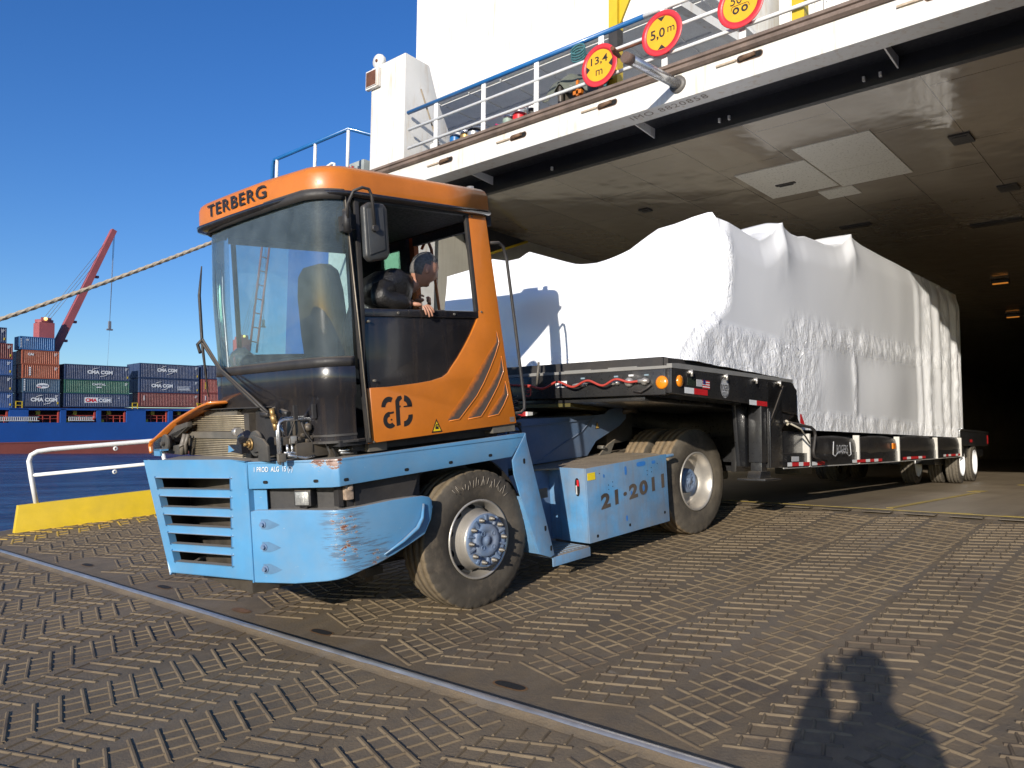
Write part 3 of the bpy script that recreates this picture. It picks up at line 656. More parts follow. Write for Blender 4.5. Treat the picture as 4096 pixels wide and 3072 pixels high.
tag(m.build('stay_hook', RUST), 'rusty hook and strut between the pipe end and the rail', 'hook')
# mooring line from the quay to the stern
A_ = Vector((-14, 14, -1.2)); B_ = Vector((-.2, 12.2, 5.9)); m = MB()
def rope_fn(a, b):
    t_ = a; p = A_.lerp(B_, t_); p.z -= .45*4*t_*(1-t_); ph = a*520+b*2*math.pi
    r = .030*(1+.16*math.cos(3*(b*2*math.pi)-a*760)); d_ = (B_-A_).normalized(); e1 = d_.cross(Vector((0, 0, 1))).normalized(); e2 = e1.cross(d_)
    return p + (e1*math.cos(b*2*math.pi)+e2*math.sin(b*2*math.pi))*r
m.grid(rope_fn, 900, 12)
tag(m.build('mooring_rope', paint('rope_fibre', (.40, .34, .26), .85, .25, 25)), 'thick beige twisted mooring rope rising behind the cab to the ferry', 'rope')
m = MB(); m.lathe([(0, 0), (.28, 0), (.28, .05), (.16, .08), (.14, .4), (.24, .44), (.24, .5), (0, .52)], (-14.05, 14.0, -1.372), 24, 0, 'z')
tag(m.build('bollard', BLACKM), 'black iron bollard on the quay holding the mooring rope', 'bollard')

# ------------------------------------------------------------------ terminal tractor (x to the rear, y to its right side, z up from the ramp)
ty_ = R(-4.6)
Xa = Vector((cS, 0, sS))*math.cos(ty_) + Vector((0, 1, 0))*math.sin(ty_); Na = Vector((-sS, 0, cS)); Ya = Na.cross(Xa)
TO = Vector((-5.1545, 5.4585, -.5418))
TM = frame(Xa, Ya, Na, TO)
TR = thing('terminal_tractor', 'orange and blue terminal tractor with open side window hauling the wrapped load', 'tractor', TM)
def P(mb, name, mat, par=TR, **kw): return mb.build(name, mat, par, **kw)
# chassis
m = MB()
for y in (-.42, .42): m.box((-1.3, y-.05, .62), (3.9, y+.05, .92))
m.box((-1.35, -.5, .35), (-.6, .5, 1.2)); m.box((-.25, -.95, .42), (.35, .95, .58)); m.box((3.1, -.8, .42), (3.5, .8, .66)); m.box((-.7, -.45, .55), (.9, .45, 1.25))
P(m, 'chassis', GREASE, bevel=.01)
m = MB()
for i in range(9): m.box((-.75+.03*i, -.58, .36+.022*i), (.95-.03*i, -.50, .376+.022*i))
m.cyl((-.42, -.55, .25), (-.42, -.55, .7), .035, 10); m.box((-.5, -.62, .3), (-.34, -.48, .36)); P(m, 'leaf_spring', GREASE)
# wheels
def tyre(mb, c, ro, w, rr, side=-1, tread=True):
    """c: centre; profile from inner bead to outer bead, outer face toward side*y"""
    h = w/2; s_ = side; prof = []
    for t, r in ((-h*.62, rr), (-h*.9, rr+.03), (-h, rr+(ro-rr)*.45), (-h*.97, ro-.05), (-h*.86, ro-.014), (-h*.80, ro-.003), (-h*.52, ro+.0), (-h*.50, ro-.012), (-h*.44, ro-.012), (-h*.42, ro+.002),
                 (-h*.04, ro+.003), (-h*.03, ro-.012), (h*.03, ro-.012), (h*.04, ro+.003), (h*.42, ro+.002), (h*.44, ro-.012), (h*.50, ro-.012), (h*.52, ro), (h*.80, ro-.003), (h*.86, ro-.014), (h*.955, ro-.045),
                 (h*.965, ro-.075), (h*.995, ro-.085), (h, rr+(ro-rr)*.5), (h*.985, rr+(ro-rr)*.33), (h*.93, rr+.045), (h*.86, rr+.02), (h*.84, rr+.012), (h*.74, rr)):
        prof.append((r, t*s_))
    n = 180
    def fn(r, i, k):
        if i in (7, 8, 11, 12, 15, 16): return r+.005
        if i in (4, 5, 18, 19) and k % 5 == 0: return r-.010
        if i in (3, 20) and k % 5 == 0: return r-.008
        return r
    mb.lathe(prof, c, n, 0, 'y', fn)
def tyre_mat(name, side, tread):
    k = NT(name); v = k.coord(); sx = k.n('ShaderNodeNewGeometry')
    c = k.mix(k.ramp(k.noise(v, 3, 6, .65), .3, .72), (.045, .038, .030), side)
    c = k.mix(k.ramp(k.noise(v, 9, 6, .7), .5, .75, 0, .55), c, (.17, .135, .095))
    tc = k.n('ShaderNodeTexCoord'); sp = k.n('ShaderNodeSeparateXYZ'); k.l(tc.outputs['Normal'], sp.inputs[0])
    fl = k.math('ABSOLUTE', sp.outputs[1]); c = k.mix(k.ramp(fl, .45, .8), k.mix(k.ramp(k.noise(v, 22, 5, .7), .3, .7), tuple(x*.6 for x in tread), tread), c)
    k.l(c, k.b.inputs['Base Color']); k.b.inputs['Roughness'].default_value = .8; k.b.inputs['Specular IOR Level'].default_value = .25; k.bump(k.noise(v, 45, 4), .35, .004); return k.m
TYF = tyre_mat('dusty_tyre', (.10, .087, .070), (.20, .155, .10)); TYR = tyre_mat('brown_dusty_tyre', (.14, .12, .092), (.26, .19, .115))
HUBB = paint('hub_blue', (.085, .19, .36), .5, .25, 10, film=.6, bump=.1)
def local_wheel(name, lab, c, ry=0):
    t = bpy.data.objects.new(name, None); COL.objects.link(t); t.parent = TR; t.location = c; t.rotation_euler = (0, 0, ry)
    if lab: t['label'] = lab
    return t
# front wheels: disc bulging outward
def front_wheel(c, side, ry, lab=None):
    t = local_wheel('front_wheel', lab, c, ry)
    m = MB(); tyre(m, (0, 0, 0), .535, .31, .285, side); m.build('tyre', TYF, t); s_ = side
    if side < 0:
        m = MB(); rs = random.Random(4)
        for k in range(22):
            a = R(48+3.4*k+rs.uniform(-1, 1)); r0 = .40+rs.uniform(0, .03); r1 = r0+rs.uniform(.03, .07); a1 = a+rs.uniform(-.06, .06)
            m.tube([(r0*math.cos(a), -.1585, r0*math.sin(a)), (r1*math.cos(a1), -.1575, r1*math.sin(a1))], .0022, 4)
        m.build('chalk_scrawl', paint('chalk', (.30, .26, .21), .8), t)
    m = MB(); m.lathe([(.283, .02*s_), (.278, .10*s_), (.287, .13*s_), (.305, .138*s_), (.307, .15*s_), (.295, .152*s_), (.285, .138*s_), (.272, .09*s_), (.262, .06*s_)], (0, 0, 0), 64)
    m.lathe([(.262, .06*s_), (.255, .055*s_), (.245, .065*s_), (.225, .11*s_), (.216, .17*s_), (.213, .215*s_), (.207, .225*s_), (.17, .222*s_), (.165, .20*s_)], (0, 0, 0), 64)
    m.build('rim', CHROME, t)
    m = MB()
    for k in range(10):
        a = 2*math.pi*(k+.5)/10; cc = (.252*math.cos(a), .082*s_, .252*math.sin(a)); n = 10; vs = []
        for j in range(n):
            b = 2*math.pi*j/n; rad = .018*math.sin(b); tan = .034*math.cos(b)
            vs.append(((.249+rad)*math.cos(a)-tan*math.sin(a), (.068-rad*1.3)*s_+.006*s_, (.249+rad)*math.sin(a)+tan*math.cos(a)))
        m.add(vs, [tuple(range(n))])
    m.pieces('hand_hole', slm, t)
    m = MB(); m.lathe([(.205, .222*s_), (.20, .232*s_), (.175, .236*s_), (.15, .228*s_), (.128, .222*s_), (.125, .24*s_), (.115, .248*s_), (.07, .249*s_), (.065, .244*s_), (.03, .244*s_), (.028, .252*s_), (0, .252*s_)], (0, 0, 0), 60)
    for k in range(10):   # ridges between the nuts
        a = 2*math.pi*(k+.5)/10; ca, sa = math.cos(a), math.sin(a)
        m.add([((r_*ca-w_*sa), y_*s_, (r_*sa+w_*ca)) for r_, w_, y_ in ((.13, -.010, .228), (.13, .010, .228), (.20, .016, .226), (.20, -.016, .226), (.132, -.005, .243), (.132, .005, .243), (.196, .010, .243), (.196, -.010, .243))], [(0, 1, 2, 3), (4, 5, 6, 7), (0, 1, 5, 4), (1, 2, 6, 5), (2, 3, 7, 6), (3, 0, 4, 7)])
    for k, (aa, rr_) in enumerate(((40, .075), (130, .075), (220, .075), (310, .075))):
        m.lathe([(.014, .249*s_), (.017, .253*s_), (.020, .249*s_)], (rr_*math.cos(R(aa)), 0, rr_*math.sin(R(aa))), 16)
    m.build('hub', HUBB, t)
    m = MB()
    for k in range(10):
        a = 2*math.pi*k/10; cx, cz = .168*math.cos(a), .168*math.sin(a)
        m.lathe([(.020, .225*s_), (.020, .238*s_), (.016, .24*s_), (.016, .262*s_), (.009, .265*s_), (.009, .28*s_), (0, .28*s_)], (cx, 0, cz), 6)
    m.pieces('wheel_nut', paint('nut_steel', (.16, .15, .13), .5, .3, 20, metal=.4, film=.2), t)
    return t
front_wheel((.185, -1.035, .527), -1, R(0), 'front left wheel with bulging silver disc and blue hub')
front_wheel((.145, 1.05, .533), 1, R(0))
def rear_wheel(side, lab=None):
    s_ = side; t = local_wheel('rear_wheel', lab, (3.36, .955*s_, .558))
    m = MB(); tyre(m, (0, 0, 0), .558, .30, .29, s_); m.build('tyre', TYR, t)
    m = MB(); tyre(m, (0, -.345*s_, 0), .556, .30, .29, s_); m.build('inner_tyre', TYR, t)
    m = MB(); m.lathe([(.288, .03*s_), (.283, .10*s_), (.292, .125*s_), (.310, .132*s_), (.311, .145*s_), (.298, .148*s_), (.287, .13*s_), (.273, .085*s_), (.262, .04*s_), (.258, -.02*s_), (.235, -.05*s_), (.15, -.06*s_), (0, -.06*s_)], (0, 0, 0), 64); m.build('rim', CHROME, t)
    m = MB(); m.lathe([(.135, -.06*s_), (.132, .02*s_), (.125, .045*s_), (.11, .052*s_), (.085, .053*s_), (.08, .045*s_), (.035, .045*s_), (.03, .06*s_), (0, .06*s_)], (0, 0, 0), 48)
    for aa in (60, 150, 240, 330): m.lathe([(.018, .053*s_), (.022, .058*s_), (.027, .053*s_)], (.09*math.cos(R(aa))*.65, 0, .09*math.sin(R(aa))*.65), 14)
    m.build('hub', HUBB, t)
rear_wheel(-1, 'rear left twin wheel with deep silver dish and small blue hub'); rear_wheel(1)
# blue skirt round the cab base
def strip(mb, pts, t, mi=0):
    """pts: [(x, y, zbottom, ztop)] as a folded sheet of thickness t (inward)"""
    n = len(pts); vs = []
    for i, (x, y, a, b) in enumerate(pts):
        x0, y0 = pts[max(i-1, 0)][:2]; x1, y1 = pts[min(i+1, n-1)][:2]
        d = Vector((x1-x0, y1-y0)); d.normalize(); nx, ny = -d.y*t, d.x*t
        vs += [(x, y, a), (x, y, b), (x+nx, y+ny, a), (x+nx, y+ny, b)]
    fs = []
    for i in range(n-1):
        a, b = i*4, i*4+4
        fs += [(a, b, b+1, a+1), (a+2, a+3, b+3, b+2), (a+1, b+1, b+3, a+3), (a, a+2, b+2, b)]
    fs += [(0, 1, 3, 2), ((n-1)*4, (n-1)*4+2, (n-1)*4+3, (n-1)*4+1)]
    mb.add(vs, fs, mi)
m = MB(); strip(m, [(-1.397, -.635, 1.10, 1.287), (-1.09, -1.19, 1.10, 1.287), (-1.05, -1.235, 1.102, 1.287), (-.99, -1.235, 1.105, 1.289), (.535, -1.235, 1.128, 1.308), (.70, -1.235, 1.29, 1.308)], .02)
m.xy([(-1.397, -.635), (-1.09, -1.19), (-1.05, -1.235), (.70, -1.235), (.70, -1.0), (-1.0, -.95), (-1.25, -.5)], 1.262, 1.284, 0)
sk = P(m, 'side_skirt', BLUE, bevel=.007)
m = MB()
def hole(mb, c, w, h, nrm, mi=0):
    n = 14; T_ = Vector((-nrm[1], nrm[0], 0)).normalized(); vs = []
    for k in range(n):
        a = 2*math.pi*k/n; vs.append(tuple(Vector(c)+T_*(w*math.copysign(abs(math.cos(a))**.6, math.cos(a)))+Vector((0, 0, h*math.copysign(abs(math.sin(a))**.6, math.sin(a))))+Vector(nrm)*.0025))
    mb.add(vs, [tuple(range(n))], mi)
nf = Vector((-.874, -.487, 0))
for a in (.18, .82): 
    pp = Vector((-1.385, -.66, 1.145)).lerp(Vector((-1.09, -1.19, 1.145)), a); hole(m, pp, .019, .011, nf)
for x, z in ((-1.0, 1.143), (-.505, 1.15), (-.10, 1.155), (.30, 1.165)): hole(m, (x, -1.235, z), .019, .011, (0, -1, 0))
m.pieces('mounting_hole', slm, sk)
m = MB(); ux = Vector((.486, -.874, 0))
m.text('1 PROD  ALG  15 (7)', Vector((-1.372, -.683, 1.205))+nf*.004, ux, (0, 0, 1), w=.30, h=.045, bold=.0, shear=.1, ext=.0015)
m.box((0, 0, 0), (0, 0, 0)) if False else None
P(m, 'chalk_writing', WHITEM, sk)
# grille: an angled panel with five slots
GB = Vector((-1.40, -.62, 0)); gd = Vector((-math.sin(R(17)), math.cos(R(17)), 0)); gn = Vector((-math.cos(R(17)), -math.sin(R(17)), 0))
def G(s_, z, o=0): return tuple(GB + gd*s_ + gn*o + Vector((0, 0, z)))
TOPZ, BOTZ = 1.292, .47
def lx(z): return lerp(.845, 1.065, (z-BOTZ)/(TOPZ-BOTZ))
def rx_(z): return lerp(.185, .155, (z-.55)/.6)
slotz = [(1.172, 1.095), (1.037, .962), (.902, .828), (.768, .693), (.636, .562)]
m = MB()
def gslab(s0a, s0b, s1a, s1b, za, zb, d=.03):  # quad between heights za>zb with left/right limits at each height
    vs = [G(s0a, za), G(s1a, za), G(s1b, zb), G(s0b, zb), G(s0a, za, -d), G(s1a, za, -d), G(s1b, zb, -d), G(s0b, zb, -d)]
    m.add(vs, [(0, 1, 2, 3), (4, 7, 6, 5), (0, 4, 5, 1), (1, 5, 6, 2), (2, 6, 7, 3), (3, 7, 4, 0)])
# one grid of cells, so the face is a single connected sheet
zs = [TOPZ]+[z for p in slotz for z in p]+[BOTZ]
cols = lambda z: [0.0, rx_(z), lx(z)-.085, lx(z)]
gv = [[G(s_, z) for s_ in cols(z)] for z in zs]; bv = [[G(s_, z, -.035) for s_ in cols(z)] for z in zs]
vs = [p for r in gv for p in r]+[p for r in bv for p in r]; NV = len(zs)*4; fs = []
for i in range(len(zs)-1):
    for j in range(3):
        op = (j == 1 and i % 2 == 1); a = i*4+j
        if not op: fs += [(a, a+1, a+5, a+4), (NV+a, NV+a+4, NV+a+5, NV+a+1)]
        else: fs += [(a, NV+a, NV+a+1, a+1), (a+4, a+5, NV+a+5, NV+a+4), (a, a+4, NV+a+4, NV+a), (a+1, NV+a+1, NV+a+5, a+5)]
for i in range(len(zs)-1):
    for j in (0, 3): a = i*4+j; fs.append((a, a+4, NV+a+4, NV+a))
for j in range(3): fs += [(j, j+1, NV+j+1, NV+j), (NV-4+j, NV-4+j+1, 2*NV-4+j+1, 2*NV-4+j)]
m.add(vs, fs)
gri = P(m, 'grille', BLUE, bevel=.012, seg=3, weld=.0005)
m = MB()   # cowl behind the panel: top shelf, near return, far return, shelves seen through the slots
m.add([G(-.0, 1.285, -.036), G(1.06, 1.285, -.036), G(1.25, 1.285, -.45), G(-.02, 1.285, -.55), G(-.0, 1.265, -.036), G(1.06, 1.265, -.036), G(1.25, 1.265, -.45), G(-.02, 1.265, -.55)], [(0, 1, 2, 3), (4, 7, 6, 5), (0, 4, 5, 1), (1, 5, 6, 2), (2, 6, 7, 3), (3, 7, 4, 0)])
P(m, 'bumper_top', BLUE, bevel=.006)
m = MB()
for i, (a, b) in enumerate(slotz):
    if i < 4:
        z = b-.0; vs = [G(.17, z-.012, -.036), G(lx(z)-.1, z-.012, -.036), G(lx(z)-.11, z-.014, -.07), G(.17, z-.014, -.07)]
        m.add(vs + [tuple(Vector(v)-Vector((0, 0, .012))) for v in vs], [(0, 1, 2, 3), (4, 7, 6, 5), (0, 4, 5, 1), (1, 5, 6, 2), (2, 6, 7, 3), (3, 7, 4, 0)])
m.add([G(.62, 1.2, -.05), G(.40, 1.17, -.22), G(.40, .5, -.22), G(.58, .5, -.06), G(.63, 1.2, -.055), G(.41, 1.17, -.225), G(.41, .5, -.225), G(.59, .5, -.065)], [(0, 1, 2, 3), (4, 7, 6, 5), (0, 1, 5, 4), (2, 3, 7, 6)]) if False else None
P(m, 'grille_shelf', BLUEW)
m = MB(); fq = [G(1.0, 1.25, -.05), G(.80, .50, -.05), (-1.15, .60, .50), (-1.15, .90, 1.25)]; m.add(fq, [(0, 1, 2, 3)]); m.add([G(.05, .48, -.05), G(.78, .48, -.05), (-1.15, .60, .50), (-1.15, -.6, .50)], [(0, 1, 2, 3)]); m.add([(-1.14, .62, .5), (-1.14, .92, 1.25), (-1.14, -.95, 1.25), (-1.14, -.95, .5)], [(0, 1, 2, 3)]); P(m, 'dark_slot_backing', BLACKM)  # black sheets added behind the slots so the inside reads dark
# side return and lower bumper corner with the lamp recess above
m = MB()
lowp = [(-1.395, -.632, .458, .945), (-1.37, -.668, .456, .955), (-1.24, -.905, .455, .955), (-1.12, -1.12, .475, .95), (-1.075, -1.19, .487, .948), (-1.03, -1.225, .498, .948), (-.96, -1.24, .515, .95), (-.80, -1.255, .545, .955), (-.66, -1.262, .585, .960), (-.50, -1.265, .64, .958), (-.40, -1.262, .675, .952), (-.335, -1.258, .77, .935), (-.305, -1.25, .86, .905)]
strip(m, lowp, .03)
for i in range(len(lowp)-1):   # top and bottom shelf of the bumper box
    a, b = lowp[i], lowp[i+1]
    ia = (a[0]+.16, a[1]+.22) if i < 5 else (a[0], a[1]+.25); ib = (b[0]+.16, b[1]+.22) if i+1 < 5 else (b[0], b[1]+.25)
    m.add([(a[0], a[1], a[3]-.004), (b[0], b[1], b[3]-.004), (ib[0], ib[1], b[3]-.006), (ia[0], ia[1], a[3]-.006), (a[0], a[1], a[2]+.004), (b[0], b[1], b[2]+.004), (ib[0], ib[1], b[2]+.01), (ia[0], ia[1], a[2]+.01)], [(0, 1, 2, 3), (4, 7, 6, 5)])
bc = P(m, 'bumper_corner', BLUE, bevel=.009, seg=3)
m = MB(); strip(m, [(-1.397, -.628, .458, 1.10), (-1.355, -.62, .458, 1.10), (-1.30, -.70, .93, 1.10)], .012); P(m, 'bumper_return', BLUE)
m = MB()
for z in (.872, .718, .568):
    c = Vector((-1.337, -.727, z-.015))+nf*.003
    vs = [tuple(c+ux*a+Vector((0, 0, b))+nf*.0) for a, b in ((-.032, .035), (.02, .036), (.06, .02), (.115, -.004), (.06, -.026), (.02, -.036), (-.032, -.033))]
    m.add(vs, [tuple(range(7))], 0)
m.pieces('step_recess', paint('recess_blue_grey', (.075, .19, .33), .5, .2, 12, film=.2), bc)
m = MB()
for z in (.857, .703, .553):
    c = Vector((-1.345, -.712, z)); m.tube([c+nf*.002, c+nf*.03], .014, 6); m.tube([c+nf*.002, c+nf*.010], .024, 12)
m.pieces('bolt', HUBB, bc)
m = MB(); ins = [(-.94, -1.266), (-.80, -1.275), (-.60, -1.281), (-.47, -1.276)]
m.tube([(-.40, -1.272, .895), (-.425, -1.282, .80), (-.475, -1.285, .735), (-.60, -1.280, .665), (-.76, -1.272, .60)], [.009, .013, .016, .013, .005], 8); P(m, 'pressed_rib', BLUE, bc)
# lamp recess
m = MB(); m.add([(-1.33, -.60, .94), (-.95, -1.11, .94), (-.32, -1.12, .94), (-.30, -1.12, 1.13), (-.95, -1.11, 1.13), (-1.33, -.60, 1.13)], [(0, 1, 4, 5), (1, 2, 3, 4)])
m.box((-.95, -1.15, .93), (-.40, -1.11, 1.14)); m.box((-1.02, -1.16, .96), (-.985, -1.10, 1.12))
m.xz([(-.90, 1.12), (-.90, .93), (-.42, .95), (-.34, 1.12)], -1.17, -1.155)
P(m, 'lamp_panel', BLACKM, weld=.0001)
m = MB(); c = Vector((-1.165, -.935, 1.022))
def lamp_face(mb, c, w, h, d, mi=0): 
    vs = []
    for o in (0, d):
        for a, b in ((-w, -h), (w, -h), (w, h), (-w, h)): vs.append(tuple(c+ux*a+Vector((0, 0, b))-nf*o))
    mb.add(vs, [(0, 1, 2, 3), (4, 7, 6, 5), (0, 4, 5, 1), (1, 5, 6, 2), (2, 6, 7, 3), (3, 7, 4, 0)], mi)
lamp_face(m, c, .066, .056, .12); hl = P(m, 'headlight', BLACKM, bevel=.012)
m = MB(); lamp_face(m, c+nf*.006, .052, .045, .008); P(m, 'lens', paint('headlight_lens', (.42, .42, .40), .15, .4, 22, metal=.5, coat=1.0, bump=.6), hl, bevel=.012)
m = MB(); m.box((-.985, -1.20, 1.0), (-.925, -1.155, 1.11)); m.cyl((-.955, -1.215, 1.08), (-.955, -1.16, 1.08), .02, 8); P(m, 'broken_lamp', paint('broken_lamp', (.4, .3, .22), .5, .5, 30), bevel=.006)
# slanted rear strut, fender liner and steps
m = MB(); m.xz([(.70, 1.306), (.705, 1.25), (.955, .262), (.905, .25), (.775, .30), (.665, .62), (.60, .80), (.545, .985), (.535, 1.10)], -1.24, -1.225)
m.xz([(.665, .62), (.775, .30), (.79, .30), (.68, .64), (.62, .80)], -1.225, -1.0)
st = P(m, 'rear_strut', BLUEW, bevel=.005)
m = MB()
for x, z in ((.66, 1.08), (.86, .50), (.915, .325)): hole(m, (x, -1.24, z), .012, .022, (0, -1, 0))
m.pieces('mounting_hole', slm, st)
m = MB(); ar = [(x, z) for x, z in arc((.085, .53), .66, 20, 160, 24)]
m.prism(ar+[(x*1.0+.0, z) for x, z in arc((.085, .53), .67, 160, 20, 24)], lambda p, t: (p[0], t, p[1]), -1.10, -.70); P(m, 'wheel_arch', BLACKM)
m = MB(); m.box((.96, -1.215, .155), (1.44, -1.20, .235), 0); m.box((.96, -1.20, .225), (1.44, -.75, .243), 1)
for i in range(9): m.box((1.0+.05*i, -1.19, .243), (1.015+.05*i, -.78, .249), 1)
P(m, 'lower_step', [BLUEW, paint('dusty_tread', (.24, .19, .13), .7, .25, 12)], bevel=.003)
m = MB(); m.box((.70, -1.1, .72), (1.06, -.75, .74), 0); m.box((.70, -1.1, .74), (1.06, -1.08, .80), 0); m.box((.95, -.75, .2), (1.5, -.74, .9), 1); m.box((.7, -.74, .3), (.95, -.72, 1.25), 1)
P(m, 'upper_step', [GREYM, DBLUE])
# side box (tank cover) with plate deck
m = MB(); m.box((1.44, -1.215, .26), (2.66, -1.20, .925)); m.box((1.44, -1.20, .26), (1.455, -.88, .925)); m.box((1.455, -.88, .27), (1.475, -.45, .92))
m.box((2.64, -1.20, .26), (2.66, -.8, .92)); m.box((1.45, -1.195, .26), (2.65, -.5, .275)); m.tube([(2.66, -1.19, .90), (2.80, -1.19, .90)], .022, 10)
sb = P(m, 'side_box', BLUEW, bevel=.008)
m = MB(); m.text('21·2011', (1.62, -1.2175, .53), (1, 0, .075), (0, 0, 1), w=.98, h=.14, bold=.045, space=1.25); m.pieces('digit', NUMC, sb)
m = MB(); n = 20; vs = [(1.4385, -1.107+.028*math.copysign(abs(math.cos(2*math.pi*k/n))**.8, math.cos(2*math.pi*k/n)), .755+.082*math.copysign(abs(math.sin(2*math.pi*k/n))**.7, math.sin(2*math.pi*k/n))) for k in range(n)]; m.add(vs, [tuple(range(n))], 0)
m.box((1.432, -1.128, .765), (1.438, -1.108, .82), 1); m.box((1.434, -1.104, .69), (1.438, -1.09, .77), 2)
P(m, 'handhold', [slm, REDM, SILV], sb)
m = MB(); m.box((1.455, -1.2185, .815), (1.56, -1.2165, .88)); P(m, 'yellow_sticker', paint('sticker_yellow', (.75, .55, .02), .5), sb)
m = MB()
for x, z in ((1.55, .31), (2.02, .33), (2.58, .36)): hole(m, (x, -1.215, z), .014, .014, (0, -1, 0))
for x, z in ((1.74, .74), (1.74, .70), (1.80, .76), (1.80, .72), (2.33, .80), (2.33, .76), (2.40, .82), (2.40, .78), (2.2, .86), (2.5, .85), (1.62, .86)): hole(m, (x, -1.215, z), .005, .005, (0, -1, 0))
m.pieces('bolt_hole', slm, sb)
BRB = paint('bright_blue_drip', (.03, .17, .50), .4, .1, 10)
m = MB()
for x, z, a, b in ((2.0, .84, .016, .04), (2.24, .875, .07, .022), (1.98, .40, .014, .025), (2.27, .62, .02, .045), (2.07, .62, .012, .02), (1.68, .83, .01, .015), (2.44, .87, .03, .015)): hole(m, (x, -1.2152, z), a, b, (0, -1, 0))
m.pieces('paint_drip', BRB, sb)
m = MB(); m.xy([(1.445, -1.20), (2.655, -1.20), (2.76, -.98), (2.72, -.5), (1.2, -.45), (1.2, -.62), (1.44, -.9)], .905, .918)
for i in range(20):
    for j in range(4):
        x, y = 1.5+.06*i, -1.15+.14*j; m.add([(x, y, .9185), (x+.03, y+.02, .9185), (x+.045, y+.05, .9185), (x+.012, y+.03, .9185), (x+.02, y+.025, .923)], [(0, 1, 4), (1, 2, 4), (2, 3, 4), (3, 0, 4)])
P(m, 'deck_plate', paint('dusty_deck_plate', (.30, .24, .17), .75, .2, 8))
m = MB(); m.xz([(2.42, .92), (2.60, .92), (2.66, 1.0), (2.70, 1.06), (2.58, 1.02)], -.56, -.54); m.cyl((2.46, -.6, 1.0), (2.46, -.52, 1.0), .02, 8); P(m, 'mudguard_bracket', GREYM)
# lifting boom under the gooseneck
m = MB(); bp = [(1.0, .93), (1.2, 1.28), (1.3, 1.37), (2.42, 1.335), (2.60, 1.335), (2.66, 1.37), (2.80, 1.395), (2.97, 1.36), (2.95, 1.26), (2.83, 1.19), (2.43, 1.065), (2.28, .93)]
m.xz(bp, -.52, -.49); m.xz(bp, .49, .52); m.xz([(1.2, 1.2), (1.3, 1.37), (2.42, 1.335), (2.42, 1.30), (1.3, 1.32)], -.50, .50); m.box((2.2, -.5, 1.15), (2.6, .5, 1.3))
m.xz([(1.35, 1.30), (2.4, 1.285), (2.4, 1.30), (1.35, 1.315)], -.535, -.52); m.tube([(1.55, -.525, .95), (1.9, -.527, 1.08), (2.2, -.527, 1.18), (2.42, -.525, 1.32)], .008, 5)
bo = P(m, 'lifting_boom', DBLUE, bevel=.006)
m = MB(); m.lathe([(0, 0), (.42, 0), (.44, .03), (.40, .06), (.15, .07), (0, .07)], (2.95, 0, 1.30), 32, 0, 'z'); m.tube([(2.90, -.48, 1.33), (2.97, -.56, 1.355), (3.07, -.56, 1.34)], .035, 8); m.box((2.75, -.4, 1.0), (3.2, .4, 1.3)); P(m, 'fifth_wheel', GREASE, bo)
m = MB(); 
def tri_sign(mb, cx, cz, w, h, y, mi0, mi1):
    mb.add([(cx-w, y, cz-h), (cx+w, y, cz-h), (cx, y, cz+h)], [(0, 1, 2)], mi0); mb.add([(cx-w*.72, y-.001, cz-h*.8), (cx+w*.72, y-.001, cz-h*.8), (cx, y-.001, cz+h*.62)], [(0, 1, 2)], mi1)
tri_sign(m, 2.46, 1.23, .035, .04, -.523, 0, 1); P(m, 'warning_triangle', [MARK, paint('old_yellow', (.5, .32, .08), .5)], bo)
# ---------------- cab
ys = -1.22
side = [(-.745, 1.363), (-.757, 1.742), (-.60, 1.743), (-.351, 1.757), (-.22, 1.770), (-.113, 1.793), (-.06, 1.82), (-.02, 1.865), (.05, 1.935), (.121, 2.02), (.19, 2.11), (.255, 2.21), (.284, 2.29), (.234, 3.075), (.414, 3.08), (.45, 2.76), (.487, 2.43), (.56, 1.785), (.623, 1.391)]
m = MB(); m.xz(side, ys, ys+.03)
m.add([(-.745, ys, 1.363), (-.757, ys, 1.742), (-.79, ys+.03, 1.735), (-.785, ys+.03, 1.36), (-.745, ys+.03, 1.363), (-.757, ys+.03, 1.742), (-.79, ys+.055, 1.735), (-.785, ys+.055, 1.36)], [(0, 1, 2, 3), (4, 7, 6, 5), (1, 5, 6, 2), (0, 3, 7, 4), (2, 6, 7, 3)])
sp = P(m, 'side_panel', ORANGE, bevel=.006, seg=2)
# pressed vents: flat faces, dirt and recess shading painted as a gradient, raised lip
def vent(outer, inner):
    m = MB(); n = len(outer); steps = 6; vs = []
    inner = [(o_[0]+(i_[0]-o_[0])*1.35, o_[1]+(i_[1]-o_[1])*1.35) for o_, i_ in zip(outer, inner)]
    for j in range(steps+1):
        t = j/steps
        for i in range(n):
            x = lerp(inner[i][0], outer[i][0], t); z = lerp(inner[i][1], outer[i][1], t); vs.append((x, ys-.0022-.0006*t, z))
    fs = [(j*n+i, j*n+i+1, (j+1)*n+i+1, (j+1)*n+i) for j in range(steps) for i in range(n-1)]
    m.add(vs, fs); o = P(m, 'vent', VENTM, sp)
    at = o.data.attributes.new('dirt_shade', 'FLOAT', 'POINT')
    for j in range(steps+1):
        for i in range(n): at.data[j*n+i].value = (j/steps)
    m = MB(); m.tube([(x, ys-.001, z) for x, z in outer], .0055, 6); P(m, 'vent_lip', ORANGE, o)
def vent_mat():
    k = NT('dirty_shaded_vent'); a = k.n('ShaderNodeAttribute', attribute_name='dirt_shade'); v = k.coord()
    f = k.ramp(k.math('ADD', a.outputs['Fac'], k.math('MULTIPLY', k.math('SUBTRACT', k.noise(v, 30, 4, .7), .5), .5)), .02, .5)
    k.l(k.mix(f, (.62, .17, .012), k.mix(k.noise(v, 12, 4), (.055, .04, .035), (.12, .09, .07))), k.b.inputs['Base Color']); k.b.inputs['Roughness'].default_value = .55; return k.m  # orange fades into grime plus painted-in recess shading
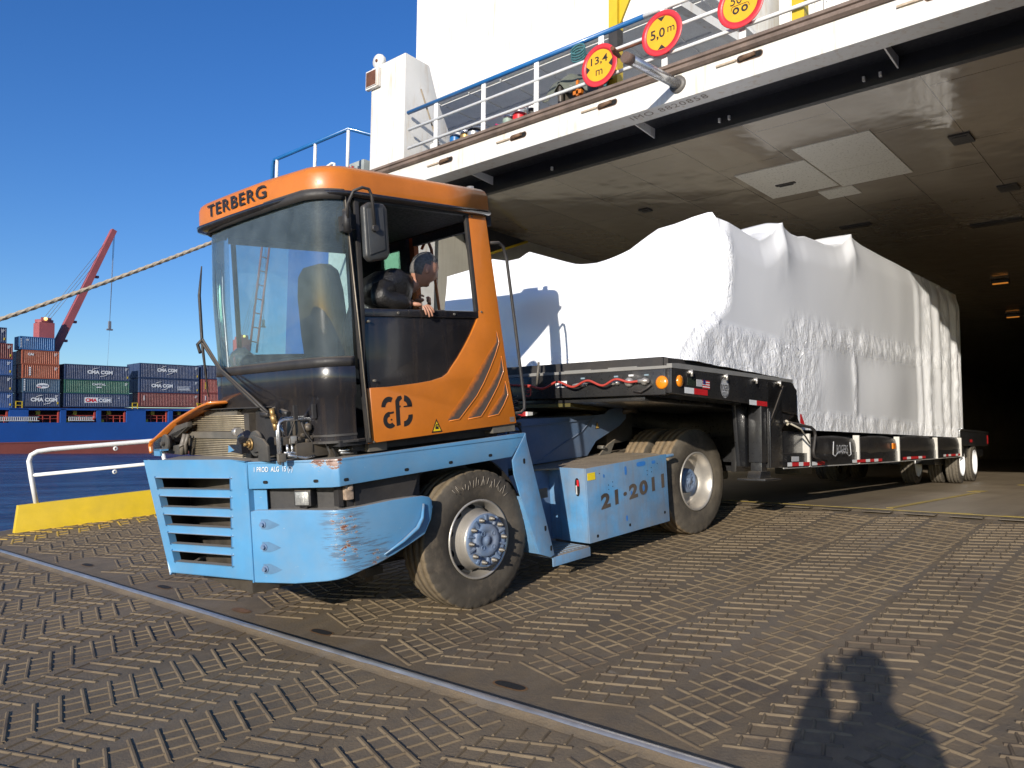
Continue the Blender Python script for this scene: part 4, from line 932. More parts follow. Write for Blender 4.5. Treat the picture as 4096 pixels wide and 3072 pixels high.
VENTM = vent_mat()
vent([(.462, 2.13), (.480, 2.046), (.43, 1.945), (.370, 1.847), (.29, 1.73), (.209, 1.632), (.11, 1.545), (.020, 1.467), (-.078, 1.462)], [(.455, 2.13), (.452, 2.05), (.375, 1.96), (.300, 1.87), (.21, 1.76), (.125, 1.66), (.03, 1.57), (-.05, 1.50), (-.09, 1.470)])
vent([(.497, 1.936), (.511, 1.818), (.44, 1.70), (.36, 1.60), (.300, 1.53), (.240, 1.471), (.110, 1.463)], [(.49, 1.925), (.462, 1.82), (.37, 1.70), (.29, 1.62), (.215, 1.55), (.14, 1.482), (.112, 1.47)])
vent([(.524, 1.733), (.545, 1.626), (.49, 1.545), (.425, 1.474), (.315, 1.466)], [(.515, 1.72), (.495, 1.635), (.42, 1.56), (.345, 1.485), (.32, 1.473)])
m = MB()   # stencilled letters a, f, e with a split cross bar
def L2(x, z): return (-.668+x*.257, ys-.002, 1.45+z*.228)
def ringseg(cx, cz, ro, ri, a0, a1, sx=1, n=12):
    vs = []; 
    for i in range(n+1):
        a = R(lerp(a0, a1, i/n)); vs += [L2(cx+ro*math.cos(a)*sx, cz+ro*math.sin(a)), L2(cx+ri*math.cos(a)*sx, cz+ri*math.sin(a))]
    m.add(vs, [(2*i, 2*i+1, 2*i+3, 2*i+2) for i in range(n)])
ringseg(.22, .66, .32, .16, 60, 178, .80); ringseg(.22, .26, .26, .11, 90, 315, .85); m.add([L2(.20, .50), L2(.36, .52), L2(.36, .46), L2(.20, .44)], [(0, 1, 2, 3)])
m.add([L2(.43, .06), L2(.56, .08), L2(.56, .62), L2(.60, .64), L2(.60, .68), L2(.56, .68), L2(.56, .80), L2(.66, .90), L2(.63, .99), L2(.52, .97), L2(.43, .84)], [tuple(range(11))])
ringseg(.70, .66, .34, .15, -6, 82, .86); ringseg(.70, .36, .34, .17, -95, 4, .86); m.add([L2(.70, .62), L2(.98, .62), L2(.98, .68), L2(.70, .66)], [(0, 1, 2, 3)])
m.add([L2(.27+.03*math.cos(a*.785), .27+.03*math.sin(a*.785)) for a in range(8)], [tuple(range(8))])
P(m, 'company_letters', MARK, sp)
m = MB(); tri_sign(m, -.20, 1.438, .05, .05, ys-.002, 0, 1); m.box((-.215, ys-.0045, 1.412), (-.185, ys-.0035, 1.432), 0); m.tube([(-.212, ys-.004, 1.435), (-.20, ys-.004, 1.448), (-.19, ys-.004, 1.44)], .0035, 4, 0); P(m, 'warning_triangle', [MARK, paint('warning_yellow', (.80, .55, .01), .4)], sp)
m = MB(); m.box((.55, ys-.002, 1.405), (.60, ys-.0005, 1.445)); P(m, 'maker_plate', paint('plate_grey', (.18, .15, .13), .5), sp)
m = MB()
for x, z in ((-.757, 1.37), (.27, 3.03), (.31, 2.285)): m.tube([(x, ys-.006, z), (x, ys+.004, z)], .008, 8)
m.pieces('screw', GREYM, sp)
# lower door
m = MB(); door = [(-.775, 2.292), (-.765, 1.735), (-.60, 1.735), (-.351, 1.75), (-.22, 1.763), (-.10, 1.79), (-.05, 1.83), (.05, 1.94), (.125, 2.03), (.25, 2.215), (.278, 2.292)]
m.xz(door, ys+.012, ys+.04); dl = P(m, 'door', BLACK, bevel=.004)
m = MB(); m.box((-.775, ys-.004, 2.235), (.276, ys+.03, 2.29)); P(m, 'door_rail', BLACK, dl, bevel=.008)
m = MB()
for x, z in ((-.49, 2.262), (.03, 2.262), (-.74, 2.20), (-.72, 1.79)): m.tube([(x, ys-.012, z), (x, ys+.02, z)], .009, 8)
m.pieces('screw', GREYM, dl)
# front pillar and door frame
m = MB(); m.xz([(-.885, 3.06), (-.862, 3.06), (-.775, 1.37), (-.80, 1.37)], ys-.012, ys+.03)
m.xz([(-.858, 3.06), (-.835, 3.06), (-.79, 1.75), (-.80, 1.37), (-.783, 1.37)], ys-.002, ys+.03); m.xz([(-.80, 3.05), (-.765, 3.05), (-.768, 2.28), (-.80, 1.75)], ys-.008, ys+.03)
P(m, 'front_pillar', BLACKM, bevel=.004)
m = MB(); m.tube([(-.875, ys-.012, 3.04), (-.83, ys-.014, 2.2), (-.79, ys-.012, 1.40)], .005, 6); P(m, 'pillar_trim', paint('worn_trim', (.30, .26, .20), .45, .3, 12, metal=.4))
m = MB(); m.xz([(-.80, 3.07), (.24, 3.08), (.24, 3.03), (-.80, 3.02)], ys-.003, ys+.03); m.xz([(.234, 3.05), (.205, 3.05), (.255, 2.29), (.284, 2.29)], ys+.0, ys+.03); P(m, 'window_frame', BLACKM, bevel=.003)
# cab plan outline at a given inset; used for glass, lower nose, roof
def plan(off=0, yr=.42):
    o = off; pts = [(-.875, ys-o)]
    pts += arc((-.86, -.97), .25+o, 270-4, 180+22, 8)[1:]
    pts += [(-1.135-o, -.75), (-1.165-o, -.4), (-1.185-o, -.05), (-1.185-o, .12)]
    pts += arc((-.94, .16), .25+o, 180, 95, 7)[1:]
    return pts
def loft(mb, pl0, z0, pl1, z1, t=.0, mi=0, sm=True):
    n = len(pl0); vs = [(x, y, z0) for x, y in pl0]+[(x, y, z1) for x, y in pl1]
    mb.add(vs, [(i, i+1, n+i+1, n+i) for i in range(n-1)], mi, sm)
def plan2(o, rise): return [(x, y) for x, y in plan(o)]
sill = lambda p: 2.075 - .0*(p[0])
m = MB(); N_ = len(plan())
pl = plan(); zlo = [1.965 for p in pl]; 
vs = [(x*.985-.012, y, 1.955) for x, y in pl] + [(x, y, 2.5) for x, y in plan(.01)] + [(x+.015, y, 3.06) for x, y in pl]
m.add(vs, [(j*N_+i, j*N_+i+1, (j+1)*N_+i+1, (j+1)*N_+i) for j in range(2) for i in range(N_-1)], 0, True)
P(m, 'windscreen', glass('windscreen_glass', (.74, .84, .85), .17, (.30, .38, .42), .8))
for za_, zb_ in ((3.02, 3.09), (1.90, 1.965)):
    m = MB(); loft(m, plan(.005), za_, plan(.005), zb_); P(m, 'windscreen_seal', BLACKM, thick=.012)
m = MB()
loft(m, plan(.012), 1.715, plan(.012), 1.915); loft(m, plan(-.012), 1.69, plan(.012), 1.715); loft(m, plan(-.02), 1.40, plan(-.012), 1.69); loft(m, plan(.012), 1.915, plan(.0), 1.93)
P(m, 'nose_panel', BLACK, weld=.001)
m = MB(); loft(m, plan(-.01), 1.43, plan(-.01), 1.445); m.xy(plan(.0)+[(-.80, -1.2)], 1.385, 1.40); P(m, 'nose_trim', BLACKM)
# roof
def roof_plan(o, xr=.43): return [(xr+o*.6, ys-.0-o)]+[(x, y) for x, y in plan(o+.0)]
m = MB()
def rp_(o, z, dz=0):
    pts = [(.425+o*.5, ys-.03-o), (0, ys-.03-o), (-.5, ys-.03-o)]
    pts += [(x, y) for x, y in arc((-.80, -.95), .28+o+.02, 268, 200, 8)]
    pts += [(-1.17-o, -.6), (-1.21-o, -.2), (-1.235-o, .15)] + arc((-1.02, .24), .22+o, 180, 92, 6) + [(-.3, .46+o), (.425+o*.5, .46+o)]
    return [(x, y, z + dz*(x if False else 0)) for x, y in pts]
rings = [rp_(-.05, 3.035), rp_(.015, 3.05), rp_(.02, 3.075), rp_(-.004, 3.085)]
n = len(rings[0]); m.add([v for r_ in rings for v in r_], [(j*n+i, j*n+(i+1) % n, (j+1)*n+(i+1) % n, (j+1)*n+i) for j in range(3) for i in range(n)], 0, True)
P(m, 'roof_gutter', BLACK)
m = MB()
rings = [rp_(-.003, 3.080), rp_(-.0, 3.10), rp_(-.004, 3.20), rp_(-.02, 3.235), rp_(-.05, 3.258), rp_(-.12, 3.268), rp_(-.35, 3.275)]
n = len(rings[0]); m.add([v for r_ in rings for v in r_], [(j*n+i, j*n+(i+1) % n, (j+1)*n+(i+1) % n, (j+1)*n+i) for j in range(6) for i in range(n)]+[tuple(6*n+i for i in range(n))], 0, True)
rf = P(m, 'roof', ORANGE, weld=.0005)
m = MB(); m.xy(rp2 := [(x, y) for x, y, z in rp_(-.06, 0)], 3.04, 3.055); P(m, 'headlining', DARKIN)
# lettering bent round the roof's front edge
m = MB(); m.text('TERBERG', (0, 0, 0), (1, 0, 0), (0, 1, 0), w=1.0, h=.092, bold=.012, space=1.12, ext=0)
path = [(-1.225, .20), (-1.225, -.2), (-1.18, -.6), (-1.10, -.98)]
path = [(-1.232, .30), (-1.237, .15), (-1.214, -.2), (-1.174, -.60), (-1.13, -.80)]
def along(s_):
    L = 0
    for (a, b), (c_, d) in zip(path, path[1:]):
        q = math.hypot(c_-a, d-b)
        if s_ <= L+q or (c_, d) == path[-1]: t = (s_-L)/q; return (lerp(a, c_, t), lerp(b, d, t), (c_-a)/q, (d-b)/q)
        L += q
nv = []
for x, y, z in m.v:
    a, b, dx, dy = along(x*.80+.185); nv.append((a+dy*.006, b-dx*.006, 3.117+y))
m.v = nv; m.keep = True; P(m, 'roof_lettering', MARK, rf)
m = MB(); m.tube([(.38, -1.1, 3.25), (.38, -1.1, 3.30)], .03, 10); m.box((.3, -1.0, 3.26), (.4, -.8, 3.29)); P(m, 'roof_fitting', CHROME, rf)
# cab shell interior: floor, right wall with windows, rear wall with doorway
m = MB(); m.xy([(-1.0, -1.19), (.45, -1.19), (.55, .40), (-1.0, .40)], 1.36, 1.40); m.box((-.95, .39, 1.40), (.5, .42, 2.08)); m.box((-.93, .39, 2.08), (-.90, .42, 3.06)); m.box((.16, .39, 2.08), (.5, .42, 3.06)); m.box((-.95, .39, 2.99), (.5, .42, 3.06))
m.box((.46, -.10, 1.40), (.50, .42, 2.36)); m.box((.46, .30, 2.36), (.50, .42, 3.06)); m.box((.46, -.10, 2.98), (.50, .42, 3.06)); m.box((.46, -1.19, 2.98), (.50, -.20, 3.06)); m.box((.44, -.13, 1.40), (.50, -.03, 3.06));  m.box((.46, -1.19, 1.4), (.5, -.2, 2.0))
P(m, 'cab_shell', DARKIN)
m = MB(); m.box((-.90, .40, 2.08), (.16, .405, 3.0)); P(m, 'right_window', glass('pale_window', (.80, .92, .92), .14, (.45, .60, .60), .6))
m = MB(); m.box((.475, -.03, 2.36), (.48, .30, 2.98)); P(m, 'rear_window', glass('green_window', (.55, .85, .70), .10, (.3, .5, .4), .6))
m = MB(); m.box((.47, -.205, 1.4), (.52, -.14, 3.06)); P(m, 'rear_post', paint('dark_orange', (.36, .09, .008), .45))
m = MB(); m.tube([(.56, -.20, 2.96), (.57, -.24, 3.02), (.57, -.29, 3.01), (.57, -.325, 2.94), (.57, -.36, 2.6), (.57, -.39, 2.35), (.57, -.41, 1.9), (.5, -.38, 1.85)], .014, 8); P(m, 'rear_grab_handle', paint('dark_orange', (.36, .09, .008), .45))
m = MB(); m.tube([(.46, ys+.02, 2.84), (.56, ys+.02, 2.85), (.61, ys+.02, 2.82), (.64, ys+.02, 2.72), (.69, ys+.02, 2.2), (.745, ys+.02, 1.56), (.74, ys+.02, 1.50), (.70, ys+.02, 1.47), (.60, ys+.02, 1.47)], .013, 10); P(m, 'side_grab_rail', BLACKM)
# seat, dashboard, steering wheel
m = MB()
def sback(a, b):
    w = .24*(1-.25*smooth(.75, 1, b))*math.sin(math.pi*min(1, max(0, a)))**.0; y = -.42+(a-.5)*2*w*(1 if b < .9 else .85); x = -.42-.05*b-.06*math.cos((a-.5)*math.pi); return (x, y, 2.0+.72*b)
vs = []; 
out = [(-.25, 1.95), (-.27, 2.2), (-.26, 2.5), (-.22, 2.66), (-.12, 2.72), (.12, 2.72), (.22, 2.66), (.26, 2.5), (.27, 2.2), (.25, 1.95)]
m.prism(out, lambda p, t: (t-.06*(p[1]-1.95), -.36+p[0], p[1]), -.62, -.50); P(m, 'seat_back', FABRIC, bevel=.03)
m = MB(); m.box((-.6, -.6, 1.78), (-.1, -.12, 1.94)); P(m, 'seat_cushion', FABRIC, bevel=.04)
m = MB(); m.box((-1.06, -.86, 1.85), (-.85, .25, 1.99)); m.sphere((-1.0, .05, 2.0), (.08, .1, .06)); P(m, 'dashboard', DARKIN, bevel=.02)
m = MB(); m.sphere((-1.02, .16, 2.02), (.09, .12, .10), 14, 8, 0, lambda p, q: q*(1+.25*noise.noise(p*3))); P(m, 'plastic_bag', glass('crumpled_plastic', (.75, .8, .8), .25, (.6, .65, .65), 1.2))
m = MB()
def sw(a): return (.10+.20*math.cos(a), -.72+.10*math.cos(a)*0+.2*math.sin(a), 2.26+.08*math.cos(a))
m.tube([sw(2*math.pi*i/28) for i in range(29)], .013, 8, cap=False); m.tube([sw(0), sw(math.pi)], .012, 6); m.tube([(.10, -.72, 2.26), (.16, -.72, 1.9)], .03, 8); P(m, 'steering_wheel', BLACKM)
m = MB(); m.box((.06, -1.0, 2.10), (.36, -.6, 2.285)); m.sphere((.20, -.85, 2.29), (.12, .1, .035)); P(m, 'instrument_box', BLACKM, bevel=.03)
# mirror
ym = -1.45
m = MB(); m.xz([(-.885, 2.935), (-.84, 2.962), (-.72, 2.965), (-.695, 2.93), (-.695, 2.63), (-.715, 2.595), (-.85, 2.567), (-.885, 2.60)], ym-.01, ym+.045); mi_ = P(m, 'mirror', paint('mirror_housing', (.035, .038, .04), .45, .2, 8, film=.15), bevel=.02, seg=3)
m = MB(); m.xz([(-.865, 2.915), (-.735, 2.935), (-.735, 2.655), (-.86, 2.61)], ym-.018, ym-.009); P(m, 'raised_panel', paint('mirror_panel', (.05, .055, .06), .5, .2, 8, film=.2), mi_, bevel=.006)
m = MB(); m.tube([(-.955, -1.36, 2.80), (-.965, -1.40, 2.95), (-.955, -1.46, 3.02), (-.90, ym-.03, 3.045), (-.85, ym-.03, 3.04), (-.83, ym-.03, 3.0), (-.82, ym-.03, 2.80)], .0105, 8); m.tube([(-.955, -1.36, 2.84), (-.93, -1.28, 2.84), (-.88, ys, 2.86)], .014, 8); m.tube([(-.955, -1.36, 2.77), (-.955, -1.36, 2.92)], .026, 12); m.box((-.93, -1.34, 2.80), (-.87, ys, 2.9)); m.tube([(-.82, ym-.045, 2.785), (-.82, ym-.0, 2.785)], .022, 12)
P(m, 'mirror_arm', BLACKM, mi_)
# wipers
m = MB(); m.tube([(-1.25, -.98, 1.60), (-1.26, -.90, 1.62)], .02, 8); m.tube([(-1.20, -.55, 1.61), (-1.22, -.35, 1.72), (-1.25, .05, 1.95), (-1.25, .33, 2.17)], .010, 6); m.tube([(-1.21, -.62, 1.61), (-1.24, -.45, 1.72), (-1.26, .0, 1.95), (-1.26, .30, 2.20)], .010, 6); m.tube([(-1.20, -.62, 1.60), (-1.20, -.50, 1.60)], .022, 8)
m.tube([(-1.24, .30, 1.75), (-1.25, .335, 2.15), (-1.25, .335, 2.55), (-1.22, .33, 2.78)], [.005, .012, .012, .005], 6); m.tube([(-1.26, .30, 2.20), (-1.26, .40, 2.17), (-1.26, .36, 2.10)], .014, 6); P(m, 'wiper', BLACKM)
# radiator and engine bay
m = MB(); xr = -1.20
m.box((xr, -.25, 1.28), (xr+.1, .78, 1.60), 0); m.box((xr-.02, .72, 1.28), (xr+.1, .80, 1.605), 0); m.box((xr-.02, -.33, 1.28), (xr+.1, -.25, 1.61), 0); m.box((xr-.03, -.25, 1.425), (xr, .76, 1.475), 1); m.box((xr-.0, -.1, 1.60), (xr+.1, .5, 1.64), 1)
for i in range(8): m.tube([(xr-.006, -.25, 1.487+i*.0155), (xr-.006, .72, 1.487+i*.0155)], .0052, 5, 2)
for i in range(10): m.tube([(xr-.006, -.25, 1.285+i*.0142), (xr-.006, .72, 1.285+i*.0142)], .0052, 5, 2)
m.box((xr-.12, -.5, .5), (xr+.05, .75, 1.25), 0)
for i in range(46): m.box((xr-.135, -.45, .52+i*.0155), (xr-.12, .55, .527+i*.0155), 2)
ra = P(m, 'radiator', [GREASE, GREYM, paint('radiator_fin', (.38, .32, .22), .5, .3, 10, metal=.2)])
m = MB(); m.tube([(-1.25, -.22, 1.478), (-1.25, -.16, 1.478)], .032, 14); P(m, 'filler_cap', CHROME, ra)
m = MB(); m.xy([(-1.26, .52), (-1.24, -.50), (-.95, -.62), (-.95, .55)], 1.648, 1.655); P(m, 'cover_sheet', BLACKM)
m = MB(); m.tube([(-1.28, .70, 1.46), (-1.30, .72, 1.38), (-1.30, .74, 1.30)], .022, 10); m.tube([(-1.28, .64, 1.46), (-1.30, .66, 1.38), (-1.28, .70, 1.30)], .014, 8); m.tube([(-1.30, .715, 1.355), (-1.30, .728, 1.375)], .03, 10); P(m, 'coolant_hose', paint('grey_hose', (.10, .10, .095), .5, film=.5))
# pivot brackets of the tilting cab
PIVM = paint('bracket_dark', (.045, .046, .045), .5, .3, 10, dust=.6, film=.25)
def pivot(c, k=1, far=False):
    m = MB(); x, y, z = c
    m.lathe([(0, -.05), (.088, -.05), (.092, -.03), (.07, 0), (.055, .01)], (x, y, z), 24, 0, 'x')
    m.prism([(y+.03, z+.055), (y-.03, z+.06), (y-.17, z+.035), (y-.235, z-.01), (y-.24, z-.115), (y-.09, z-.115), (y-.10, z-.05), (y-.02, z-.06), (y+.03, z-.04)], lambda p, t: (t, p[0], p[1]), x-.075, x-.055)
    o = P(m, 'cab_pivot', PIVM, bevel=.006)
    m = MB(); m.tube([(x-.075, y, z), (x-.10, y, z)], .026, 6); m.tube([(x-.10, y, z), (x-.125, y, z)], .012, 8); m.lathe([(.03, 0), (.045, -.004), (.03, -.008)], (x-.077, y, z), 20, 0, 'x'); P(m, 'pivot_bolt', BRASS, o)
pivot((-1.28, -.62, 1.405)); 
m = MB(); m.lathe([(0, -.05), (.075, -.05), (.078, -.03), (.05, 0)], (-1.30, .98, 1.385), 20, 0, 'x'); m.yz([(1.02, 1.44), (.85, 1.43), (.60, 1.52), (.60, 1.56), (.85, 1.53), (1.1, 1.42), (1.25, 1.30), (.75, 1.29), (.75, 1.38), (.95, 1.36)], -1.30, -1.26); m.tube([(-1.35, .98, 1.385), (-1.38, .98, 1.385)], .02, 6); P(m, 'cab_pivot', PIVM, bevel=.005)
m = MB(); m.yz([(-.50, 1.42), (-.36, 1.52), (-.24, 1.66), (-.20, 1.3), (-.55, 1.29)], -1.20, -1.17) if False else m.yz([(-.62, 1.56), (-.40, 1.64), (-.34, 1.62), (-.30, 1.35), (-.62, 1.30)], -1.17, -1.15); P(m, 'splash_shield', BLACKM)
m = MB(); m.tube([(-1.32, -.50, 1.47), (-1.31, -.42, 1.44), (-1.31, -.36, 1.39)], [.03, .045, .03], 10); m.yz([(-.44, 1.40), (-.24, 1.39), (-.24, 1.34), (-.44, 1.33)], -1.34, -1.28); m.yz([(-.24, 1.39), (-.33, 1.355), (-.23, 1.335)], -1.345, -1.34, 1); P(m, 'latch_arm', [BLACK, BLUE])
m = MB(); m.box((-1.42, .90, 1.29), (-1.40, 1.03, 1.345)); m.box((-1.42, .87, 1.33), (-1.36, 1.03, 1.345)); P(m, 'blue_bracket', BLUE)
# orange bonnet edge on the far side
m = MB(); cv = [(1.40, 1.29), (1.42, 1.36), (1.38, 1.40), (1.25, 1.432), (1.03, 1.507), (.85, 1.565), (.67, 1.608), (.45, 1.655), (.31, 1.682), (.10, 1.714)]
def bon(a, b): i = a*(len(cv)-1); j = min(int(i), len(cv)-2); t = i-j; return (-1.33+b*.9, lerp(cv[j][0], cv[j+1][0], t), lerp(cv[j][1], cv[j+1][1], t)+.0*b)
m.grid(bon, 40, 4); P(m, 'bonnet', ORANGE, thick=.018)
m = MB(); m.yz([(1.38, 1.28), (1.40, 1.36), (1.25, 1.42), (1.12, 1.44), (1.18, 1.29)], -1.32, -1.0); P(m, 'bonnet_corner', BLACK, bevel=.01)
# hydraulic pipes
m = MB(); y0 = -.97
m.tube([(-1.325, y0, 1.27), (-1.325, y0, 1.52), (-1.315, y0, 1.55), (-1.285, y0, 1.563), (-1.10, y0, 1.557), (-1.075, y0, 1.545), (-1.062, y0, 1.51), (-1.057, y0, 1.44), (-1.065, y0, 1.425), (-1.09, y0, 1.42)], .0115, 10)
m.tube([(-1.30, y0+.07, 1.27), (-1.30, y0+.07, 1.53), (-1.26, y0+.07, 1.573), (-1.08, y0+.07, 1.57), (-1.045, y0+.07, 1.54), (-1.035, y0+.06, 1.46), (-1.0, y0+.02, 1.33)], .0095, 10)
m.tube([(-1.29, y0+.03, 1.52), (-1.27, y0+.03, 1.45)], .009, 8); m.tube([(-1.275, y0+.06, 1.53), (-1.262, y0+.06, 1.46)], .009, 8); m.tube([(-1.12, y0, 1.535), (-1.11, y0, 1.51)], .010, 8)
m.tube([(-1.30, y0-.01, 1.345), (-1.24, y0-.01, 1.343), (-1.14, y0-.02, 1.312), (-1.03, y0-.02, 1.32)], .0085, 8); m.tube([(-1.28, y0-.02, 1.33), (-1.22, y0-.02, 1.315), (-1.16, y0-.03, 1.298), (-1.09, y0-.03, 1.305)], .010, 8)
m.tube([(-1.045, y0-.03, 1.46), (-1.02, y0-.03, 1.44), (-.97, y0-.04, 1.30)], .009, 8); m.tube([(-.93, y0-.08, 1.325), (-.70, y0-.08, 1.318), (-.66, y0-.05, 1.33)], .009, 8); m.tube([(-.93, y0-.1, 1.31), (-.80, y0-.1, 1.298)], .008, 8)
m.tube([(-1.27, y0, 1.40), (-1.27, y0, 1.33)], .009, 8); m.tube([(-1.235, y0, 1.40), (-1.235, y0, 1.33)], .009, 8)
P(m, 'hydraulic_pipe', PIPE)
m = MB(); m.box((-1.30, y0, 1.395), (-1.10, y0+.12, 1.45), 0); m.box((-1.20, y0, 1.45), (-1.08, y0+.13, 1.55), 0); m.box((-1.22, y0-.03, 1.30), (-.98, y0+.1, 1.40), 0)
for i in range(7): m.tube([(-1.22+.03*i, y0-.03, 1.41+.02*(i % 3)), (-1.22+.03*i, y0, 1.41+.02*(i % 3))], .014, 8, 0)
m.box((-1.262, y0-.03, 1.40), (-1.21, y0-.012, 1.455), 1); m.box((-1.34, y0-.02, 1.285), (-1.29, y0+.02, 1.345), 2); m.sphere((-1.12, y0-.02, 1.50), (.03, .03, .03), 10, 6, 0)
m.box((-.98, y0-.05, 1.27), (-.75, y0+.3, 1.36), 0)
P(m, 'valve_block', [GREASE, CHROME, GREYM], bevel=.004)
m = MB(); m.tube([(-1.355, y0+.02, 1.645), (-1.345, y0+.02, 1.58)], .018, 8, 0); m.tube([(-1.35, y0+.02, 1.60), (-1.335, y0+.02, 1.545)], .022, 6, 0); m.tube([(-1.34, y0+.02, 1.55), (-1.33, y0+.02, 1.50)], .018, 6, 0)
m.tube([(-1.335, y0+.03, 1.65), (-1.29, y0+.06, 1.50), (-1.27, y0+.08, 1.35)], .013, 6, 1); m.tube([(-1.20, y0, 1.56), (-1.24, y0-.02, 1.50), (-1.27, y0-.02, 1.44)], .006, 6, 1); m.tube([(-1.17, y0-.02, 1.55), (-1.15, y0-.03, 1.47), (-1.10, y0-.03, 1.40), (-1.1, y0-.03, 1.33)], .006, 6, 1)
m.tube([(-1.03, y0, 1.56), (-1.0, y0-.02, 1.46), (-.98, y0-.06, 1.38), (-.95, y0-.09, 1.27)], .009, 6, 1)
P(m, 'hose', [BRASS, BLACKM])
for x, y in ((-1.23, -1.02), (-1.115, -1.06)):
    m = MB(); m.box((x, y, 1.56), (x+.025, y+.02, 1.655)); P(m, 'mount_strap', BLACKM)
m = MB(); m.box((-.85, -1.1, 1.31), (.60, -.9, 1.365), 0); m.box((.38, -1.2, 1.33), (.62, -1.0, 1.385), 1); m.box((-.75, -1.15, 1.30), (-.6, -1.05, 1.36), 1); m.box((-.9, -.9, 1.20), (.7, .9, 1.34), 0); P(m, 'cab_mount', [BLACKM, GREYM])
# coiled air lines hanging behind the cab
m = MB()
for cc, ph in (((1.02, -.78, 1.44), 0), ((1.10, -.70, 1.40), 2)):
    m.tube([(cc[0]+.06*math.cos(i*.7+ph), cc[1]+.05*math.sin(i*.7+ph), cc[2]+.16-.007*i) for i in range(42)], .009, 6)
m.tube([(1.0+.08*math.cos(i*.5), -.80, 1.27+.08*math.sin(i*.5)) for i in range(14)], .011, 6); m.tube([(1.02, -.78, 1.60), (1.02, -.74, 1.72), (.95, -.7, 1.8)], .009, 6); P(m, 'coiled_hose', BLACKM)

# ------------------------------------------------------------------ driver (own frame = tractor frame)
dr = thing('person', 'driver in a black leather jacket leaning and looking backward from the cab window', 'person', TM @ Matrix.Translation((-.45, -.85, 1.9)))
D0 = Vector((-.45, -.85, 1.9))
def d(*p): return tuple(Vector(p)-D0)
def build_head(mb, M, hair=False):
    def fn(p, q):
        q = q.copy()
        if p.z < 0: q.x *= 1-.22*(-p.z)**1.3; q.y *= 1-.30*(-p.z)**1.2     # jaw narrows
        if p.x > .6 and abs(p.y) < .22 and -.35 < p.z < .12: q.x += .022*(1-abs(p.y)/.22)*smooth(.12, -.22, p.z)*(1 if p.z > -.26 else .35)
        if p.x > .5 and .05 < p.z < .3 and .15 < abs(p.y) < .55: q.x -= .010
        if p.x > .6 and .28 < p.z < .42: q.x += .004
        if p.x > .6 and -.55 < p.z < -.46: q.x -= .005
        if p.x > .5 and p.z < -.75: q.x += .012
        return q
    o = len(mb.v); t = MB(); t.sphere((0, 0, 0), (.098, .078, .122), 28, 22, 0, fn)
    for s_ in (-1, 1): t.sphere((-.005, .078*s_, -.01), (.018, .008, .032), 10, 8)
    mb.add([tuple(M @ Vector(v)) for v in t.v], t.f, 0, True)
hp = Vector(d(-.135, -1.10, 2.605))
HM = Matrix.Translation(hp) @ Matrix.Rotation(R(-14), 4, 'Z') @ Matrix.Rotation(R(22), 4, 'Y') @ Matrix.Scale(1.1, 4)
body = MB(); build_head(body, HM)
# neck, torso core, arms down to the wrists in one skeleton
vv = [d(-.35, -.55, 1.95), d(-.42, -.72, 2.2), d(-.36, -.92, 2.42), d(-.20, -1.06, 2.50), d(-.15, -1.09, 2.56),
      d(-.50, -1.06, 2.47), d(-.61, -1.14, 2.37), d(-.34, -1.19, 2.335),
      d(-.25, -.70, 2.42), d(-.20, -.62, 2.30), d(-.06, -.86, 2.40)]
skin(body, vv, [(0, 1), (1, 2), (2, 3), (3, 4), (2, 5), (5, 6), (6, 7), (2, 8), (8, 9), (9, 10)], [.12, .13, .10, .055, .05, .055, .045, .026, .06, .045, .028], 2)
# left hand laid over the door rail, fingers hanging outside
def hand(mb, wrist, palm, tips, knuck, rad=.0088, thumb=None):
    skin(mb, [wrist, tuple(Vector(wrist).lerp(Vector(palm), .5)), palm], [(0, 1), (1, 2)], [(.026, .020), (.036, .019), (.036, .015)], 2)
    for k, (a, b, c_) in enumerate(tips): skin(mb, [tuple(Vector(palm).lerp(Vector(a), .45)), a, b, c_], [(0, 1), (1, 2), (2, 3)], [rad*1.15, rad*1.1, rad, rad*.8], 2)
    if thumb: skin(mb, list(thumb), [(i, i+1) for i in range(len(thumb)-1)], [rad*1.4, rad*1.15, rad*.9][:len(thumb)], 2)
yd = -1.235
hand(body, d(-.335, -1.19, 2.335), d(-.262, -1.215, 2.322),
     [(d(-.270, yd-.005, 2.308), d(-.262, yd-.016, 2.275), d(-.254, yd-.013, 2.247)), (d(-.250, yd-.005, 2.312), d(-.237, yd-.018, 2.268), d(-.226, yd-.014, 2.232)),
      (d(-.228, yd-.003, 2.315), d(-.210, yd-.018, 2.272), d(-.199, yd-.014, 2.238)), (d(-.212, yd+.005, 2.320), d(-.191, yd-.012, 2.292), d(-.181, yd-.010, 2.265))], None,
     thumb=(d(-.285, -1.18, 2.325), d(-.25, -1.15, 2.315), d(-.22, -1.14, 2.31)))
hand(body, d(-.06, -.86, 2.40), d(.01, -.90, 2.41), [(d(.035, -.915, 2.43-.012*k), d(.065, -.905, 2.415-.012*k), d(.055, -.875, 2.395-.012*k)) for k in range(4)], None, thumb=(d(-.02, -.87, 2.43), d(.01, -.86, 2.45), d(.04, -.86, 2.44)))
body.build('body', SKIN, dr)
m = MB(); jv = [d(-.35, -.55, 1.90), d(-.42, -.72, 2.15), d(-.46, -.88, 2.38), d(-.36, -.98, 2.50), d(-.215, -1.06, 2.555),
      d(-.50, -1.08, 2.47), d(-.60, -1.15, 2.375), d(-.45, -1.18, 2.345), d(-.345, -1.19, 2.337), d(-.25, -.70, 2.42), d(-.20, -.64, 2.32), d(-.08, -.85, 2.39)]
